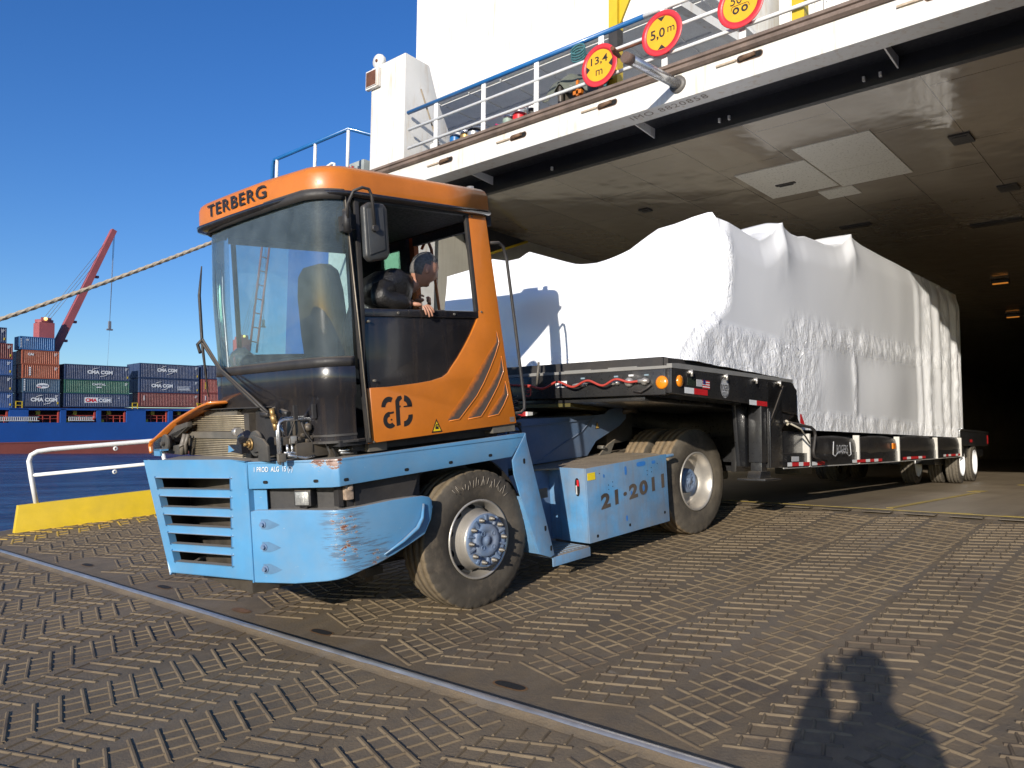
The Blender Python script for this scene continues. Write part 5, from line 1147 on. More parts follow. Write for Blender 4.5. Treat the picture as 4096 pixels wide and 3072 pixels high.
skin(m, jv, [(0, 1), (1, 2), (2, 3), (3, 4), (3, 5), (5, 6), (6, 7), (7, 8), (3, 9), (9, 10), (10, 11)], [.19, .21, .20, .165, .095, .105, .085, .066, .048, .11, .09, .05], 2)
m.v = [tuple(Vector(v)+Vector(v).normalized()*.022*noise.noise(Vector(v)*17)) for v in m.v]
m.build('jacket', JACKET, dr)
m = MB()
def hf(p, q):
    if p.z < 0: q = Vector((q.x*(1-.22*(-p.z)**1.3), q.y*(1-.30*(-p.z)**1.2), q.z))
    q = Vector((q.x*1.05, q.y*1.07, q.z*1.06)); q *= 1+.035*noise.noise(p*14)
    if not (p.z > .46 + .22*p.x or (p.x < -.35 and p.z > -.5) or (p.x < .02 and p.z > .22)): q *= .88
    return q
m.sphere((0, 0, 0), (.098, .078, .122), 28, 22, 0, hf); m.v = [tuple(HM @ Vector(v)) for v in m.v]; m.build('hair', HAIR, dr)
# ------------------------------------------------------------------ photographer: stands behind the lens, his shadow falls on the ramp
rg = Vector((math.sin(yaw), -math.cos(yaw), 0)); fw = Vector((math.cos(yaw), math.sin(yaw), 0)); UPV = Vector((0, 0, 1))
hd = CAM + Vector((-.245, -.270, .075))
foot_z = lambda p: p.x*math.tan(SL)
base = Vector((hd.x, hd.y, foot_z(hd)))
ph = thing('person', 'photographer standing on the ramp with both hands raised to a small camera', 'person', Matrix.Translation(base))
def pp(f, r, z): return tuple(hd - base + fw*f + rg*r + UPV*z)
b = MB(); hm_ = Matrix.Translation(hd-base) @ Matrix.Rotation(yaw, 4, 'Z') @ Matrix.Rotation(R(6), 4, 'Y'); build_head(b, hm_)
H = hd.z-base.z; cm = CAM-hd
cf, cr = cm.dot(fw), cm.dot(rg)
jv = [pp(-.02, 0, -.62), pp(-.02, 0, -.42), pp(-.03, 0, -.26), pp(-.01, 0, -.16), pp(0, 0, -.08),
      pp(-.03, .17, -.29), pp(.06, .25, -.54), pp(cf-.10, cr+.10, -.12), pp(-.03, -.17, -.29), pp(.10, -.32, -.50), pp(cf-.10, cr-.10, -.08),
      pp(-.02, .10, -.78), pp(.02, .11, -1.2), pp(-.01, .12, -H+.10), pp(-.02, -.10, -.78), pp(.02, -.11, -1.2), pp(-.01, -.12, -H+.10), pp(.13, .13, -H+.045), pp(.13, -.13, -H+.045)]
ed = [(0, 1), (1, 2), (2, 3), (3, 4), (2, 5), (5, 6), (6, 7), (2, 8), (8, 9), (9, 10), (0, 11), (11, 12), (12, 13), (0, 14), (14, 15), (15, 16), (13, 17), (16, 18)]
rd = [.14, .14, .15, .055, .05, .07, .045, .03, .07, .045, .03, .09, .06, .045, .09, .06, .045, .04, .04]
skin(b, jv, ed, rd, 2)
for s_ in (-1, 1):
    w_ = pp(cf-.10, cr+.10*s_, -.09); pa = pp(cf-.05, cr+.075*s_, -.05)
    hand(b, w_, pa, [(pp(cf-.02, cr+.065*s_, -.045+.02*k), pp(cf+.02, cr+.05*s_, -.045+.02*k), pp(cf+.022, cr+.025*s_, -.045+.02*k)) for k in range(4)], None, .009, thumb=(pp(cf-.06, cr+.07*s_, -.05), pp(cf-.045, cr+.04*s_, -.02), pp(cf-.035, cr+.03*s_, -.01)))
b.build('body', SKIN, ph)
m = MB(); skin(m, jv[:7]+[pp(cf-.14, cr+.12, -.14)]+jv[8:10]+[pp(cf-.14, cr-.12, -.12)], ed[:10], [.17, .18, .17, .09, .07, .10, .10, .07, .10, .10, .07], 2); m.build('coat', JACKET, ph)
m = MB(); skin(m, [jv[0]]+jv[11:17], [(0, 1), (1, 2), (2, 3), (0, 4), (4, 5), (5, 6)], [.15, .11, .08, .065, .11, .08, .065], 2); m.build('trousers', FABRIC, ph)
m = MB(); m.sphere((0, 0, .01), (.138, .122, .152), 20, 14, 0, lambda p, q: q if p.z > .1 or p.x < .2 else q*.75); m.v = [tuple(hm_ @ Vector(v)) for v in m.v]; m.build('hair', HAIR, ph)
m = MB(); cb = Matrix.Translation(CAM) @ Matrix.Rotation(yaw, 4, 'Z'); m.box((-.045, -.055, -.035), (-.015, .055, .03), M=cb); m.v = [tuple(Vector(v)) for v in m.v]
cobj = m.build('compact_camera', BLACKM, bevel=.004); tag(cobj, 'small black compact camera held by the photographer', 'camera')

# ------------------------------------------------------------------ low-bed trailer (x to the rear, y away, z up)
ya = R(2.1); RX = Vector((math.cos(ya), math.sin(ya), 0)); RY = Vector((-math.sin(ya), math.cos(ya), 0)); RO = Vector((0, 3.55, 0))
RM = frame(RX, RY, Vector((0, 0, 1)), RO)
LB = thing('lowbed_trailer', 'long black low-bed trailer with gooseneck carrying the white wrapped load', 'trailer', RM)
def Q(mb, name, mat, par=LB, **kw): return mb.build(name, mat, par, **kw)
TBK = paint('trailer_black', (.016, .017, .019), .30, .25, 4, dust=.5, film=.05, coat=.3)
WD = 3.0
m = MB(); gs = [(-3.67, 1.388), (-.78, 1.452), (-.72, 1.40), (-.66, 1.38), (-.66, 1.10), (-1.55, 1.13), (-1.9, 1.16), (-3.55, 1.172), (-3.67, 1.178)]
m.xz(gs, 0, .06); m.xz(gs, WD-.06, WD); m.xz([(-3.66, 1.388), (-.78, 1.452), (-.78, 1.43), (-3.66, 1.36)], .06, WD-.06)
m.box((-3.67, .06, 1.165), (-3.61, WD-.06, 1.385)); m.box((-3.6, .3, 1.12), (-1.0, WD-.3, 1.165))
m.xz([(-1.16, 1.16), (-1.22, .44), (-.3, .44), (-.3, 1.16)], .50, .56); m.xz([(-1.16, 1.16), (-1.22, .44), (-.3, .44), (-.3, 1.16)], WD-.56, WD-.5)
for yy in (1.36, 1.96): m.xz([(-3.2, 1.16), (-2.4, .96), (-1.3, .90), (-.9, .44), (-.3, .44), (-.3, 1.16)], yy, yy+.06)
m.box((-.95, .56, .44), (-.9, WD-.56, 1.16))
gn_ = Q(m, 'gooseneck', TBK, bevel=.006)
m = MB(); m.box((-1.53, .0, .50), (-1.13, .30, 1.42)); m.xz([(-1.53, .5), (-1.9, .52), (-2.0, 1.15), (-1.53, 1.16)], .16, .2); m.add([(-1.10, .02, 1.40), (-1.0, .02, 1.40), (-1.45, .02, .95), (-1.53, .02, .95), (-1.1, -.01, 1.4), (-1.0, -.01, 1.4), (-1.45, -.01, .95), (-1.53, -.01, .95)], [(0, 1, 2, 3), (4, 5, 6, 7), (0, 1, 5, 4), (1, 2, 6, 5), (2, 3, 7, 6), (3, 0, 4, 7)])
m.box((-1.13, .05, .5), (-.35, .12, .90)); m.xz([(-1.13, .9), (-.66, 1.1), (-.66, 1.3), (-1.13, 1.2)], .03, .08); Q(m, 'neck_post', TBK, gn_, bevel=.006)
m = MB(); m.xz([(-3.66, 1.392), (-3.66, 1.43), (-3.55, 1.44), (-.78, 1.49), (-.78, 1.455)], .0, .05); m.box((-3.66, .05, 1.39), (-3.55, WD, 1.415))
for i in range(5): m.box((-3.65+.02*i, .35+.5*i, 1.415), (-3.5, .65+.5*i, 1.425))
Q(m, 'deck_edge', paint('grey_deck_edge', (.22, .22, .21), .5, .15, 6, film=.2), gn_)
m = MB()
for x in (-3.35, -2.62, -1.9, -1.25): 
    z = 1.37+(x+3.67)*.022; m.tube([(x, -.03, z), (x, .01, z)], .018, 8); m.tube([(x, -.03, z-.04), (x, -.03, z+.02)], .012, 6)
m.pieces('lash_ring', CHROME, gn_)
def sticker(par, a, b, mat, name='sticker'): m = MB(); m.box(a, b); return Q(m, name, mat, par)
# amber lamps, tapes, stickers
m = MB(); m.lathe([(.058, 0), (.058, -.012), (.045, -.02), (.02, -.026), (0, -.027)], (-3.67, .09, 1.268), 24, 0, 'x'); Q(m, 'amber_lamp', AMBER, gn_)
m = MB(); m.lathe([(.052, 0), (.052, -.012), (.04, -.02), (0, -.025)], (-3.53, 0, 1.286), 24, 0, 'y'); Q(m, 'amber_lamp', AMBER, gn_)
def tape(x0, x1, z0, z1, segs, par, name='reflective_tape', y=-.003, dz=0):
    m = MB(); n = len(segs); 
    for i, s_ in enumerate(segs):
        a, b = lerp(x0, x1, i/n), lerp(x0, x1, (i+1)/n); e0, e1 = dz*i/n, dz*(i+1)/n
        m.add([(a, y, z0+e0), (b, y, z0+e1), (b, y, z1+e1), (a, y, z1+e0)], [(0, 1, 2, 3)], 0 if s_ == 'w' else 1)
    Q(m, name, [WHITEM, REDM], par)
tape(-3.44, -2.98, 1.187, 1.24, 'wwrrr', gn_); tape(-2.03, -1.56, 1.150, 1.20, 'wwrrr', gn_)
sticker(gn_, (-3.38, -.002, 1.26), (-3.22, 0, 1.325), paint('dark_label', (.03, .04, .03), .3)); sticker(gn_, (-3.20, -.002, 1.262), (-3.09, 0, 1.325), SILV)
m = MB()
for i in range(7): m.box((-3.075, -.002, 1.25+.011*i), (-2.935, 0, 1.2605+.011*i), i % 2)
m.box((-3.075, -.003, 1.288), (-3.02, -.002, 1.327), 2); Q(m, 'striped_flag_sticker', [REDM, WHITEM, paint('navy', (.02, .03, .15), .4)], gn_)
m = MB(); m.lathe([(.095, -.002), (0.001, -.002)], (-2.605, 0, 1.283), 32, 0, 'y')
lg = Q(m, 'round_emblem', SILV, gn_); m = MB(); m.text('ROGERS', (-2.605, -.004, 1.283), (1, 0, 0), (0, 0, 1), w=.165, h=.062, bold=.0, center=True); m.lathe([(.083, -.003), (.088, -.003)], (-2.605, 0, 1.283), 32)
for i in range(4): m.box((-2.66, -.004, 1.235-.012*i), (-2.55, -.003, 1.239-.012*i))
Q(m, 'emblem_lettering', MARK, lg)
xf = -3.672
m = MB(); m.box((xf-.002, 1.09, 1.265), (xf, 1.22, 1.325), 0); m.box((xf-.003, 1.10, 1.272), (xf-.002, 1.145, 1.305), 1); m.text('1-1', (xf-.003, 1.21, 1.28), (0, -1, 0), (0, 0, 1), w=.05, h=.025, mi=1, ext=.001); Q(m, 'warning_label', [WHITEM, MARK], gn_)
m = MB(); m.box((xf-.002, .37, 1.335), (xf, .42, 1.35), 0)
Q(m, 'connector_tag', WHITEM, gn_)
for y in (.24, .55, .91): m = MB(); m.box((xf-.002, y-.022, 1.333), (xf, y+.022, 1.347)); Q(m, 'connector_tag', paint('pale_blue_tag', (.2, .28, .33), .5), gn_)
m = MB()
for y, r_ in ((.407, .04), (.25, .033), (.566, .022), (.52, .02), (.90, .025)): m.lathe([(r_, 0), (r_*1.05, -.02), (r_*.8, -.045), (0, -.05)], (xf, y, 1.282), 14, 0, 'x')
m.tube([(xf-.04, .30, 1.285), (xf-.04, .2, 1.285)], .02, 8); m.tube([(xf-.03, .90, 1.29), (xf-.03, 1.0, 1.275)], .013, 6)
m.pieces('air_coupling', CHROME, gn_)
m = MB(); pts = [(xf-.10, 1.9, 1.315), (xf-.10, 1.753, 1.306), (xf-.10, 1.49, 1.291), (xf-.1, 1.305, 1.253), (xf-.09, 1.135, 1.311), (xf-.09, .959, 1.257), (xf-.09, .799, 1.309), (xf-.08, .643, 1.258), (xf-.08, .5, 1.309), (xf-.06, .371, 1.278), (xf-.05, .298, 1.284)]
fine = []
for i in range(len(pts)-1):
    a, b_ = Vector(pts[i]), Vector(pts[i+1])
    for k in range(6): t_ = k/6; q_ = a.lerp(b_, t_); q_.z = lerp(a.z, b_.z, t_*t_*(3-2*t_)); fine.append(q_)
m.tube(fine+[Vector(pts[-1])], .011, 7); m.tube([(xf-.1, 1.47+.03*math.cos(i), 1.27-.006*i+.02*math.sin(i)) for i in range(14)], .007, 5); Q(m, 'red_air_hose', paint('red_hose', (.42, .05, .035), .45), gn_)
m = MB(); m.tube([(xf-.02, .36, 1.20), (xf-.03, .28, 1.19), (xf-.03, .22, 1.22), (xf-.03, .18, 1.25)], .008, 6); m.tube([(xf-.02, 1.43, 1.29), (xf-.02, 1.41, 1.52)], .012, 6, 1); Q(m, 'cable', [BLACKM, GREYM], gn_)
m = MB(); m.xy([(-3.6, 1.1), (-3.6, 2.45), (-2.4, 2.0), (-2.4, 1.4)], 1.085, 1.118); Q(m, 'coupler_plate', paint('yellowish_plate', (.09, .075, .02), .5), gn_)
# landing leg
m = MB(); m.box((-1.72, .0, .56), (-1.56, .14, 1.17)); m.box((-1.70, .01, .42), (-1.58, .13, .60)); m.xz([(-1.78, .395), (-1.74, .47), (-1.50, .47), (-1.46, .395)], .0, .14); m.box((-1.84, -.08, .375), (-1.40, .22, .395)); m.tube([(-1.54, -.02, .5), (-1.54, -.02, 1.1)], .012, 6); Q(m, 'landing_leg', TBK, bevel=.005)
# main deck with outriggers and bulged side sheets
def zb(x): return interp([(-1.13, .494), (1.6, .508), (3.8, .52), (6.5, .542), (9.2, .57)], x)
m = MB()
xs = [-1.13, 1.6, 3.8, 6.5, 9.2]
m.prism([(x, zb(x)) for x in xs]+[(x, zb(x)+.16) for x in xs[::-1]], lambda p, t: (p[0], t, p[1]), .0, .05)
m.prism([(-1.13, .55), (9.2, .62), (9.2, .86), (-1.13, .84)], lambda p, t: (p[0], t, p[1]), .5, WD-.5); m.prism([(x, zb(x)) for x in xs]+[(x, zb(x)+.30) for x in xs[::-1]], lambda p, t: (p[0], t, p[1]), WD-.05, WD)
db = Q(m, 'main_deck', TBK)
m = MB(); m.prism([(x, zb(x)-.008) for x in xs]+[(x, zb(x)+.004) for x in xs[::-1]], lambda p, t: (p[0], t, p[1]), -.012, .0); Q(m, 'lower_lip', paint('pale_steel_edge', (.42, .40, .36), .4, .2, 6), db)
for x in (-.34, 1.63, 3.78, 6.53, 8.8):
    m = MB(); m.box((x-.02, -.03, zb(x)), (x+.02, .05, zb(x)+.385)); Q(m, 'outrigger', paint('pale_outrigger', (.55, .53, .48), .4, .15, 6), db)
TARPB = paint('black_side_sheet', (.018, .018, .019), .38, .3, 4, film=.08, bump=.1)
for a, b_, h in ((-.30, 1.60, .37), (1.66, 3.75, .39), (3.81, 6.5, .41), (6.56, 8.77, .40)):
    m = MB()
    def sh(u, v, a=a, b_=b_, h=h):
        x = lerp(a, b_, u); top = zb(x)+h*(.87+.13*math.sin(math.pi*min(1, max(0, u)))**.6); z = lerp(zb(x)+.05, top, v)
        return (x, .035-.05*math.sin(math.pi*v*.9)*(.6+.4*math.sin(math.pi*u))-.008*noise.noise((x*2, z*3, 5)), z)
    m.grid(sh, 24, 8); Q(m, 'side_sheet', TARPB, db, thick=.008)
tape(-1.08, -.37, .512, .555, 'wwrrrwwrrr', db, y=-.032); tape(-.29, .17, .512, .555, 'wwrrr', db, y=-.032, dz=.003); tape(1.28, 2.74, .525, .565, 'wrrwrwr', db, y=-.032, dz=.006); tape(3.95, 5.53, .545, .585, 'rwrrwr', db, y=-.032, dz=.012); tape(7.0, 8.62, .575, .615, 'wrwrrwr', db, y=-.032, dz=.012)
sticker(db, (-.95, -.033, .565), (-.72, -.031, .62), SILV); 
m = MB(); m.text('ROGERS', (.80, -.052, .705), (1, 0, 0), (0, 0, 1), w=.46, h=.11, bold=.0, center=True)
m.tube([(.45, -.053, .80), (.42, -.053, .64), (.50, -.053, .615), (.62, -.053, .665), (.78, -.053, .68), (.95, -.053, .665), (1.07, -.053, .615), (1.16, -.053, .64), (1.12, -.053, .80)], .006, 5)
Q(m, 'deck_lettering', SILV, db)
m = MB(); m.box((3.35, -.04, .715), (3.5, -.02, .80)); Q(m, 'side_marker', paint('orange_lens', (.75, .2, .01), .3), db)
m = MB(); m.tube([(-1.14, -.03, 1.0), (-.95, -.05, .985), (-.45, -.08, .955), (-.36, -.09, .92), (-.33, -.09, .86), (-.42, -.09, .68), (-.38, -.09, .62), (.05, -.09, .56)], .018, 8, 0); m.tube([(-1.12, -.05, 1.0), (-.75, -.07, .93), (-.5, -.08, .77)], .010, 6, 1); m.tube([(-1.15, -.05, 1.01), (-1.07, -.06, .99), (-1.12, -.05, .97)], .012, 6, 1); Q(m, 'drawbar_hose', [BLACKM, paint('pale_strap', (.5, .45, .35), .7)], db)
m = MB(); m.add([(-.60, -.01, 1.0), (-.44, -.01, .985), (-.56, -.01, 1.11), (-.60, -.01, 1.10)], [(0, 1, 2, 3)]); Q(m, 'red_flag', REDM, db)
m = MB(); m.box((8.85, .0, .80), (12.3, WD, 1.12)); m.box((8.85, -.02, 1.10), (12.3, WD+.02, 1.14)); m.box((9.2, .1, .55), (12.2, WD-.1, .8)); Q(m, 'rear_frame', TBK, bevel=.01)
tape(9.9, 10.2, .87, .93, 'rr', db, y=-.003); tape(12.1, 12.28, .85, 1.05, 'r', db, y=-.003)
TYT = tyre_mat('trailer_tyre', (.10, .09, .075), (.15, .13, .10)); RIMW = paint('white_rim', (.84, .85, .86), .3, .05, 6)
for x in (9.15, 10.6, 8.0):
    for y, s_ in ((.16, -1), (WD-.16, 1)):
        if x == 8.0: y = .75 if s_ < 0 else WD-.75
        wt = bpy.data.objects.new('trailer_wheel', None); COL.objects.link(wt); wt.parent = LB; wt.location = (x, y, .43)
        m = MB(); tyre(m, (0, 0, 0), .43, .27, .262, s_); 
        if x != 8.0: tyre(m, (0, -.33*s_, 0), .43, .27, .262, s_)
        m.build('tyre', TYT, wt)
        m = MB(); m.lathe([(.262, .02*s_), (.262, .12*s_), (.275, .128*s_), (.278, .138*s_), (.262, .14*s_), (.25, .10*s_), (.24, .02*s_), (.20, -.01*s_), (.10, -.01*s_), (.095, .05*s_), (0, .055*s_)], (0, 0, 0), 40); m.build('rim', RIMW, wt)
m = MB(); m.box((7.9, .3, .40), (11, WD-.3, .56)); Q(m, 'axle_beam', TBK)
for a_, b_, nm_ in (((.3, 1.4, .28), (.6, 1.7, .62), 'underbody_bracket'), ((2, .9, .32), (2.5, 1.3, .62), 'air_tank')): m = MB(); m.box(a_, b_); Q(m, nm_, GREYM, bevel=.03)
m = MB(); m.box((-2.6, 2.4, .38), (-1.7, 2.7, .395)); m.box((-2.25, 2.45, .39), (-2.1, 2.6, 1.17)); Q(m, 'far_landing_leg', GREYM)
# ------------------------------------------------------------------ shrink-wrapped load
def film_mat():
    k = NT('white_shrink_film'); v = k.coord()
    k.b.inputs['Base Color'].default_value = (.92, .925, .93, 1); k.b.inputs['Specular IOR Level'].default_value = .6
    at = k.n('ShaderNodeAttribute', attribute_name='crinkle'); n_ = k.noise(k.coord((1, 1, 1)), 8, 6, .62, 1.6); n2 = k.noise(k.coord((3, 3, 1.4)), 6, 4, .6, .8)
    k.l(k.ramp(at.outputs['Fac'], 0, 1, .34, .16), k.b.inputs['Roughness']); k.b.inputs['Coat Weight'].default_value = .5; k.b.inputs['Coat Roughness'].default_value = .14
    h = k.math('MULTIPLY', k.math('ADD', n_, n2), k.math('ADD', k.math('MULTIPLY', at.outputs['Fac'], 1.0), .02))
    h = k.math('ADD', h, k.math('MULTIPLY', k.noise(v, 1.1, 3), .25)); k.bump(h, .7, .03)
    k.b.inputs['Subsurface Weight'].default_value = 0; return k.m
ztab = [(-2.36, 3.03), (-1.9, 3.01), (-1.65, 2.99), (-1.4, 2.99), (-1.25, 3.05), (-1.05, 3.15), (-.92, 3.26), (-.84, 3.31), (-.70, 3.30), (-.4, 3.28), (-.15, 3.30), (.05, 3.35), (.3, 3.37), (.8, 3.40), (1.2, 3.46), (1.5, 3.55), (1.68, 3.68), (1.78, 3.74), (1.95, 3.73), (2.5, 3.73), (3.5, 3.78), (5.8, 3.89), (7.5, 3.99), (9.6, 4.08)]
ftab = [(.12, 3.03), (.24, 3.11), (.42, 3.09), (.63, 3.07), (.85, 3.02), (1.0, 2.92), (1.19, 2.82), (1.4, 2.765), (1.61, 2.745), (1.9, 2.77), (2.19, 2.83), (2.40, 2.87), (2.50, 2.95), (2.57, 3.04), (2.70, 2.97), (2.84, 2.93), (3.0, 2.98)]
X0, X1 = -2.36, 9.6
ctab = [(1.50, -3.38), (1.785, -3.08), (1.93, -2.80), (2.05, -2.55), (2.16, -2.43), (2.6, -2.35), (3.2, -2.36)]
Xc = lambda z: interp(ctab, z)
ftx = [(.12, -2.36), (.24, -2.36), (.42, -2.45), (.49, -2.6), (.55, -2.9), (.69, -3.2), (.93, -3.4), (3, -3.4)]
ftz = [(.12, 3.03), (.24, 3.11), (.42, 3.06), (.49, 2.98), (.55, 2.86), (.69, 2.60), (.80, 2.51), (.93, 2.46), (1.15, 2.465), (1.43, 2.53), (1.6, 2.60), (1.75, 2.71), (1.86, 2.66), (1.98, 2.62), (2.13, 2.63), (2.26, 2.71), (2.5, 2.64), (3, 2.6)]
def zt(x, y): return interp(ztab, x) + (interp(ftab, y)-ftab[0][1])*math.exp(-max(0, x-X0)/1.2) - .25*smooth(.3, 2.8, y)*smooth(-2.0, -.5, x)
def zbot(x): return 1.50+.0*x if x < -.78 else lerp(1.50, .93, smooth(-.78, -.32, x)) + .03*max(0, x)/9
def crk(x, z, s=1):
    c = 1.0*math.exp(-((x-Xc(z)-.10)/.07)**2)*smooth(3.0, 2.85, z)*.8
    c = max(c, smooth(1.98, 1.84, z)*smooth(.6, -.4, x))
    c = max(c, math.exp(-((z-(2.10+.045*x))/.17)**2)*smooth(-1.2, -.2, x))
    c = max(c, smooth(1.22, 1.08, z)*smooth(-.6, -.2, x))
    c = max(c, .9*math.exp(-((x-1.8)/.10)**2)*smooth(2.4, 2.2, z)); c = max(c, .9*math.exp(-((x+2.62)/.08)**2)*smooth(2.9, 2.7, z))
    c = max(c, smooth(-.1, -.5, x)*smooth(-1, -.7, x)*smooth(1.7, 1.5, z))
    c = max(c, .8*smooth(5.3, 5.9, x)*(.6+.4*math.sin(x*5)))
    return min(1, c)
NX, NZ, NY = 330, 84, 60
lv = []; cr_ = []; faces = []
m = MB()
def side_pt(i, j):
    xg = lerp(-2.9, X1, i/NX); v_ = j/NZ; z = lerp(zbot(xg), zt(xg, 0), v_); x = lerp(Xc(z), X1, i/NX); top = zt(x, 0); b_ = zbot(x); z = lerp(b_, top, v_); c = crk(x, z); edge = min(1, i/6)*min(1, (NX-i)/6)
    y = .06 + .06*smooth(top-.35, top, z)*smooth(0, 1, v_)
    w_ = noise.noise((x*3.2, z*2.6, 3))*.022*c + noise.noise((x*9+2, z*7, 9))*.013*c + noise.noise((x*.7, z*.8, 1))*.03*(1-c)*.8
    if x > 5.3: w_ += .035*math.sin(x*7.5+1.2*noise.noise((x, z, 2)))*smooth(5.3, 5.8, x)*smooth(top, top-.5, z)
    bul = -.05*math.exp(-((x-.7)/.8)**2-((z-1.65)/.45)**2) - .06*math.exp(-((x-3.6)/1.4)**2-((z-1.7)/.5)**2)
    for xp, am, wd in ((-.84, .055, .13), (1.78, .06, .17)): w_ -= am*math.exp(-abs((x-xp-.12*max(0, top-z))/(wd*(1+1.2*max(0, top-z))))**1.4)*smooth(top-.75, top-.02, z)
    rc = smooth(Xc(z)+.22, Xc(z), x)*.06
    return (x, y + (w_+bul)*edge + rc, z), c
G1 = [[side_pt(i, j) for j in range(NZ+1)] for i in range(NX+1)]
def front_pt(j2, j):   # j2 along y (0 at near edge)
    y = lerp(G1[0][j][0][1], WD-.06, j2/NY); top = interp(ftz, y); z = lerp(1.50, top, j/NZ)
    c = smooth(1.75, 1.55, z)*.7
    e = min(1, j2/5)
    x = -3.38 + (interp(ftx, y)+3.38)*(Xc(z)+3.38)/1.02 - .03*e*(1-smooth(top-.4, top, z)) - .10*math.exp(-((y-.75)/.35)**2-((z-2.05)/.22)**2)*e - .06*math.exp(-((y-1.6)/.3)**2-((z-2.2)/.2)**2)*e + noise.noise((y*1.3, z*1.3, 7))*.04*e + .02*c*noise.noise((y*7, z*7, 4))*e
    x += .20*smooth(1.5, top, z)*.0
    return (x, y, z), c
vs = []; cs = []
for r_ in G1:
    for p, c in r_: vs.append(p); cs.append(c)
fs = [(i*(NZ+1)+j, (i+1)*(NZ+1)+j, (i+1)*(NZ+1)+j+1, i*(NZ+1)+j+1) for i in range(NX) for j in range(NZ)]
o1 = len(vs)
for a in range(NY+1):
    for j in range(NZ+1):
        if a == 0: p, c = G1[0][j]
        else: p, c = front_pt(a, j)
        vs.append(p); cs.append(c)
fs += [(o1+a*(NZ+1)+j, o1+a*(NZ+1)+j+1, o1+(a+1)*(NZ+1)+j+1, o1+(a+1)*(NZ+1)+j) for a in range(NY) for j in range(NZ)]
o2 = len(vs)
for i in range(NX+1):
    pt, pc = G1[i][NZ]
    for a in range(NY+1):
        if a == 0: p = pt
        elif i == 0: p = vs[o1+a*(NZ+1)+NZ]
        else:
            y = lerp(pt[1], WD-.06, a/NY); p = (pt[0], y, pt[2]-zt(pt[0], pt[1])+zt(pt[0], y)+.015*noise.noise((pt[0]*1.5, y*1.5, 0))*min(1, a/5))
        vs.append(p); cs.append(.1)
fs += [(o2+i*(NY+1)+a, o2+(i+1)*(NY+1)+a, o2+(i+1)*(NY+1)+a+1, o2+i*(NY+1)+a+1) for i in range(NX) for a in range(NY)]
# far side and rear end close the body
o3 = len(vs); pr = []
for i in range(0, NX+1, 6):
    x = lerp(X0, X1, i/NX); vs += [(x, WD-.06, zbot(x)), (x, WD-.06, zt(x, WD-.06))]; cs += [0, 0]; pr.append(x)
fs += [(o3+2*k, o3+2*k+1, o3+2*k+3, o3+2*k+2) for k in range(len(pr)-1)]
o4 = len(vs)
for j in range(NZ+1):
    p = G1[NX][j][0]
    for a in range(11): vs.append((p[0], lerp(p[1], WD-.06, a/10), lerp(p[2], lerp(zbot(X1), zt(X1, WD-.06), j/NZ), a/10))); cs.append(.2)
fs += [(o4+j*11+a, o4+j*11+a+1, o4+(j+1)*11+a+1, o4+(j+1)*11+a) for j in range(NZ) for a in range(10)]
m.add(vs, fs, 0, True)
me = bpy.data.meshes.new('wrapped_load'); me.from_pydata(m.v, [], m.f); me.polygons.foreach_set('use_smooth', [True]*len(m.f))
at = me.attributes.new('crinkle', 'FLOAT', 'POINT'); at.data.foreach_set('value', cs)
bm = bmesh.new(); bm.from_mesh(me); bmesh.ops.remove_doubles(bm, verts=bm.verts, dist=.0005); bmesh.ops.recalc_face_normals(bm, faces=bm.faces); bm.to_mesh(me); bm.free()
me.materials.append(film_mat()); lo = bpy.data.objects.new('wrapped_load', me); COL.objects.link(lo); lo.matrix_world = RM
tag(lo, 'huge machine shrink-wrapped in white plastic film riding on the trailer', 'load')
m = MB(); m.box((-3.6, .12, 1.42), (-.8, WD-.1, 1.50)); m.xz([(-3.58, 1.415), (-3.58, 1.49), (-3.3, 1.50), (-3.2, 1.43)], .08, .12); o = m.build('base_sheet', BLACKM, lo)

# ------------------------------------------------------------------ container ship across the harbour
sdv = Vector((.99918, .02416, .03239)).normalized(); sn = Vector((-.02416, .9997, 0)).normalized(); su = sdv.cross(sn).normalized()
SO = Vector((44.167, 140.353, 2.5146)); SM = frame(sdv, sn, su, SO)
CS = thing('container_ship', 'blue container ship with red boot-top moored across the harbour', 'ship', SM)
HB = paint('ship_blue', (.012, .075, .30), .45, .15, .15, streak=.1, bump=0); HR = paint('ship_red', (.26, .065, .045), .6, .2, .2, streak=.2, bump=0); DR = paint('deck_red', (.10, .03, .03), .7, .2, .5, bump=0)
m = MB(); L0, L1 = -75, 75
m.box((L0, 0, -1.85), (L1, 24, 1.3), 0); m.box((L0, .02, -8), (L1, 24, -1.85), 1); m.box((L0, -.05, -1.95), (L1, 0, -1.75), 1)
cols_ = [(-40, -30), (-28.5, -24.5), (-23, -19), (-17.5, -13.6), (-10.9, -6.2), (-5.35, -.55), (.15, 4.4), (7.7, 11.8), (12.6, 17.2), (19, 23), (24, 28), (30, 34), (36, 40)]
x = L0
for a, b_ in cols_+[(L1, L1)]:
    m.box((x, 0, 1.3), (a, 1.0, 3.55), 0); x = b_
m.box((L0, 0, 3.3), (L1, 1.0, 3.62), 0); m.box((L0, 3.4, 1.3), (L1, 24, 3.55), 2); m.box((L0, .6, 3.62), (L1, 24, 3.82), 2); m.box((L0, 1.0, 1.25), (L1, 3.4, 1.32), 2)
m.build('hull', [HB, HR, DR], CS)
m = MB()
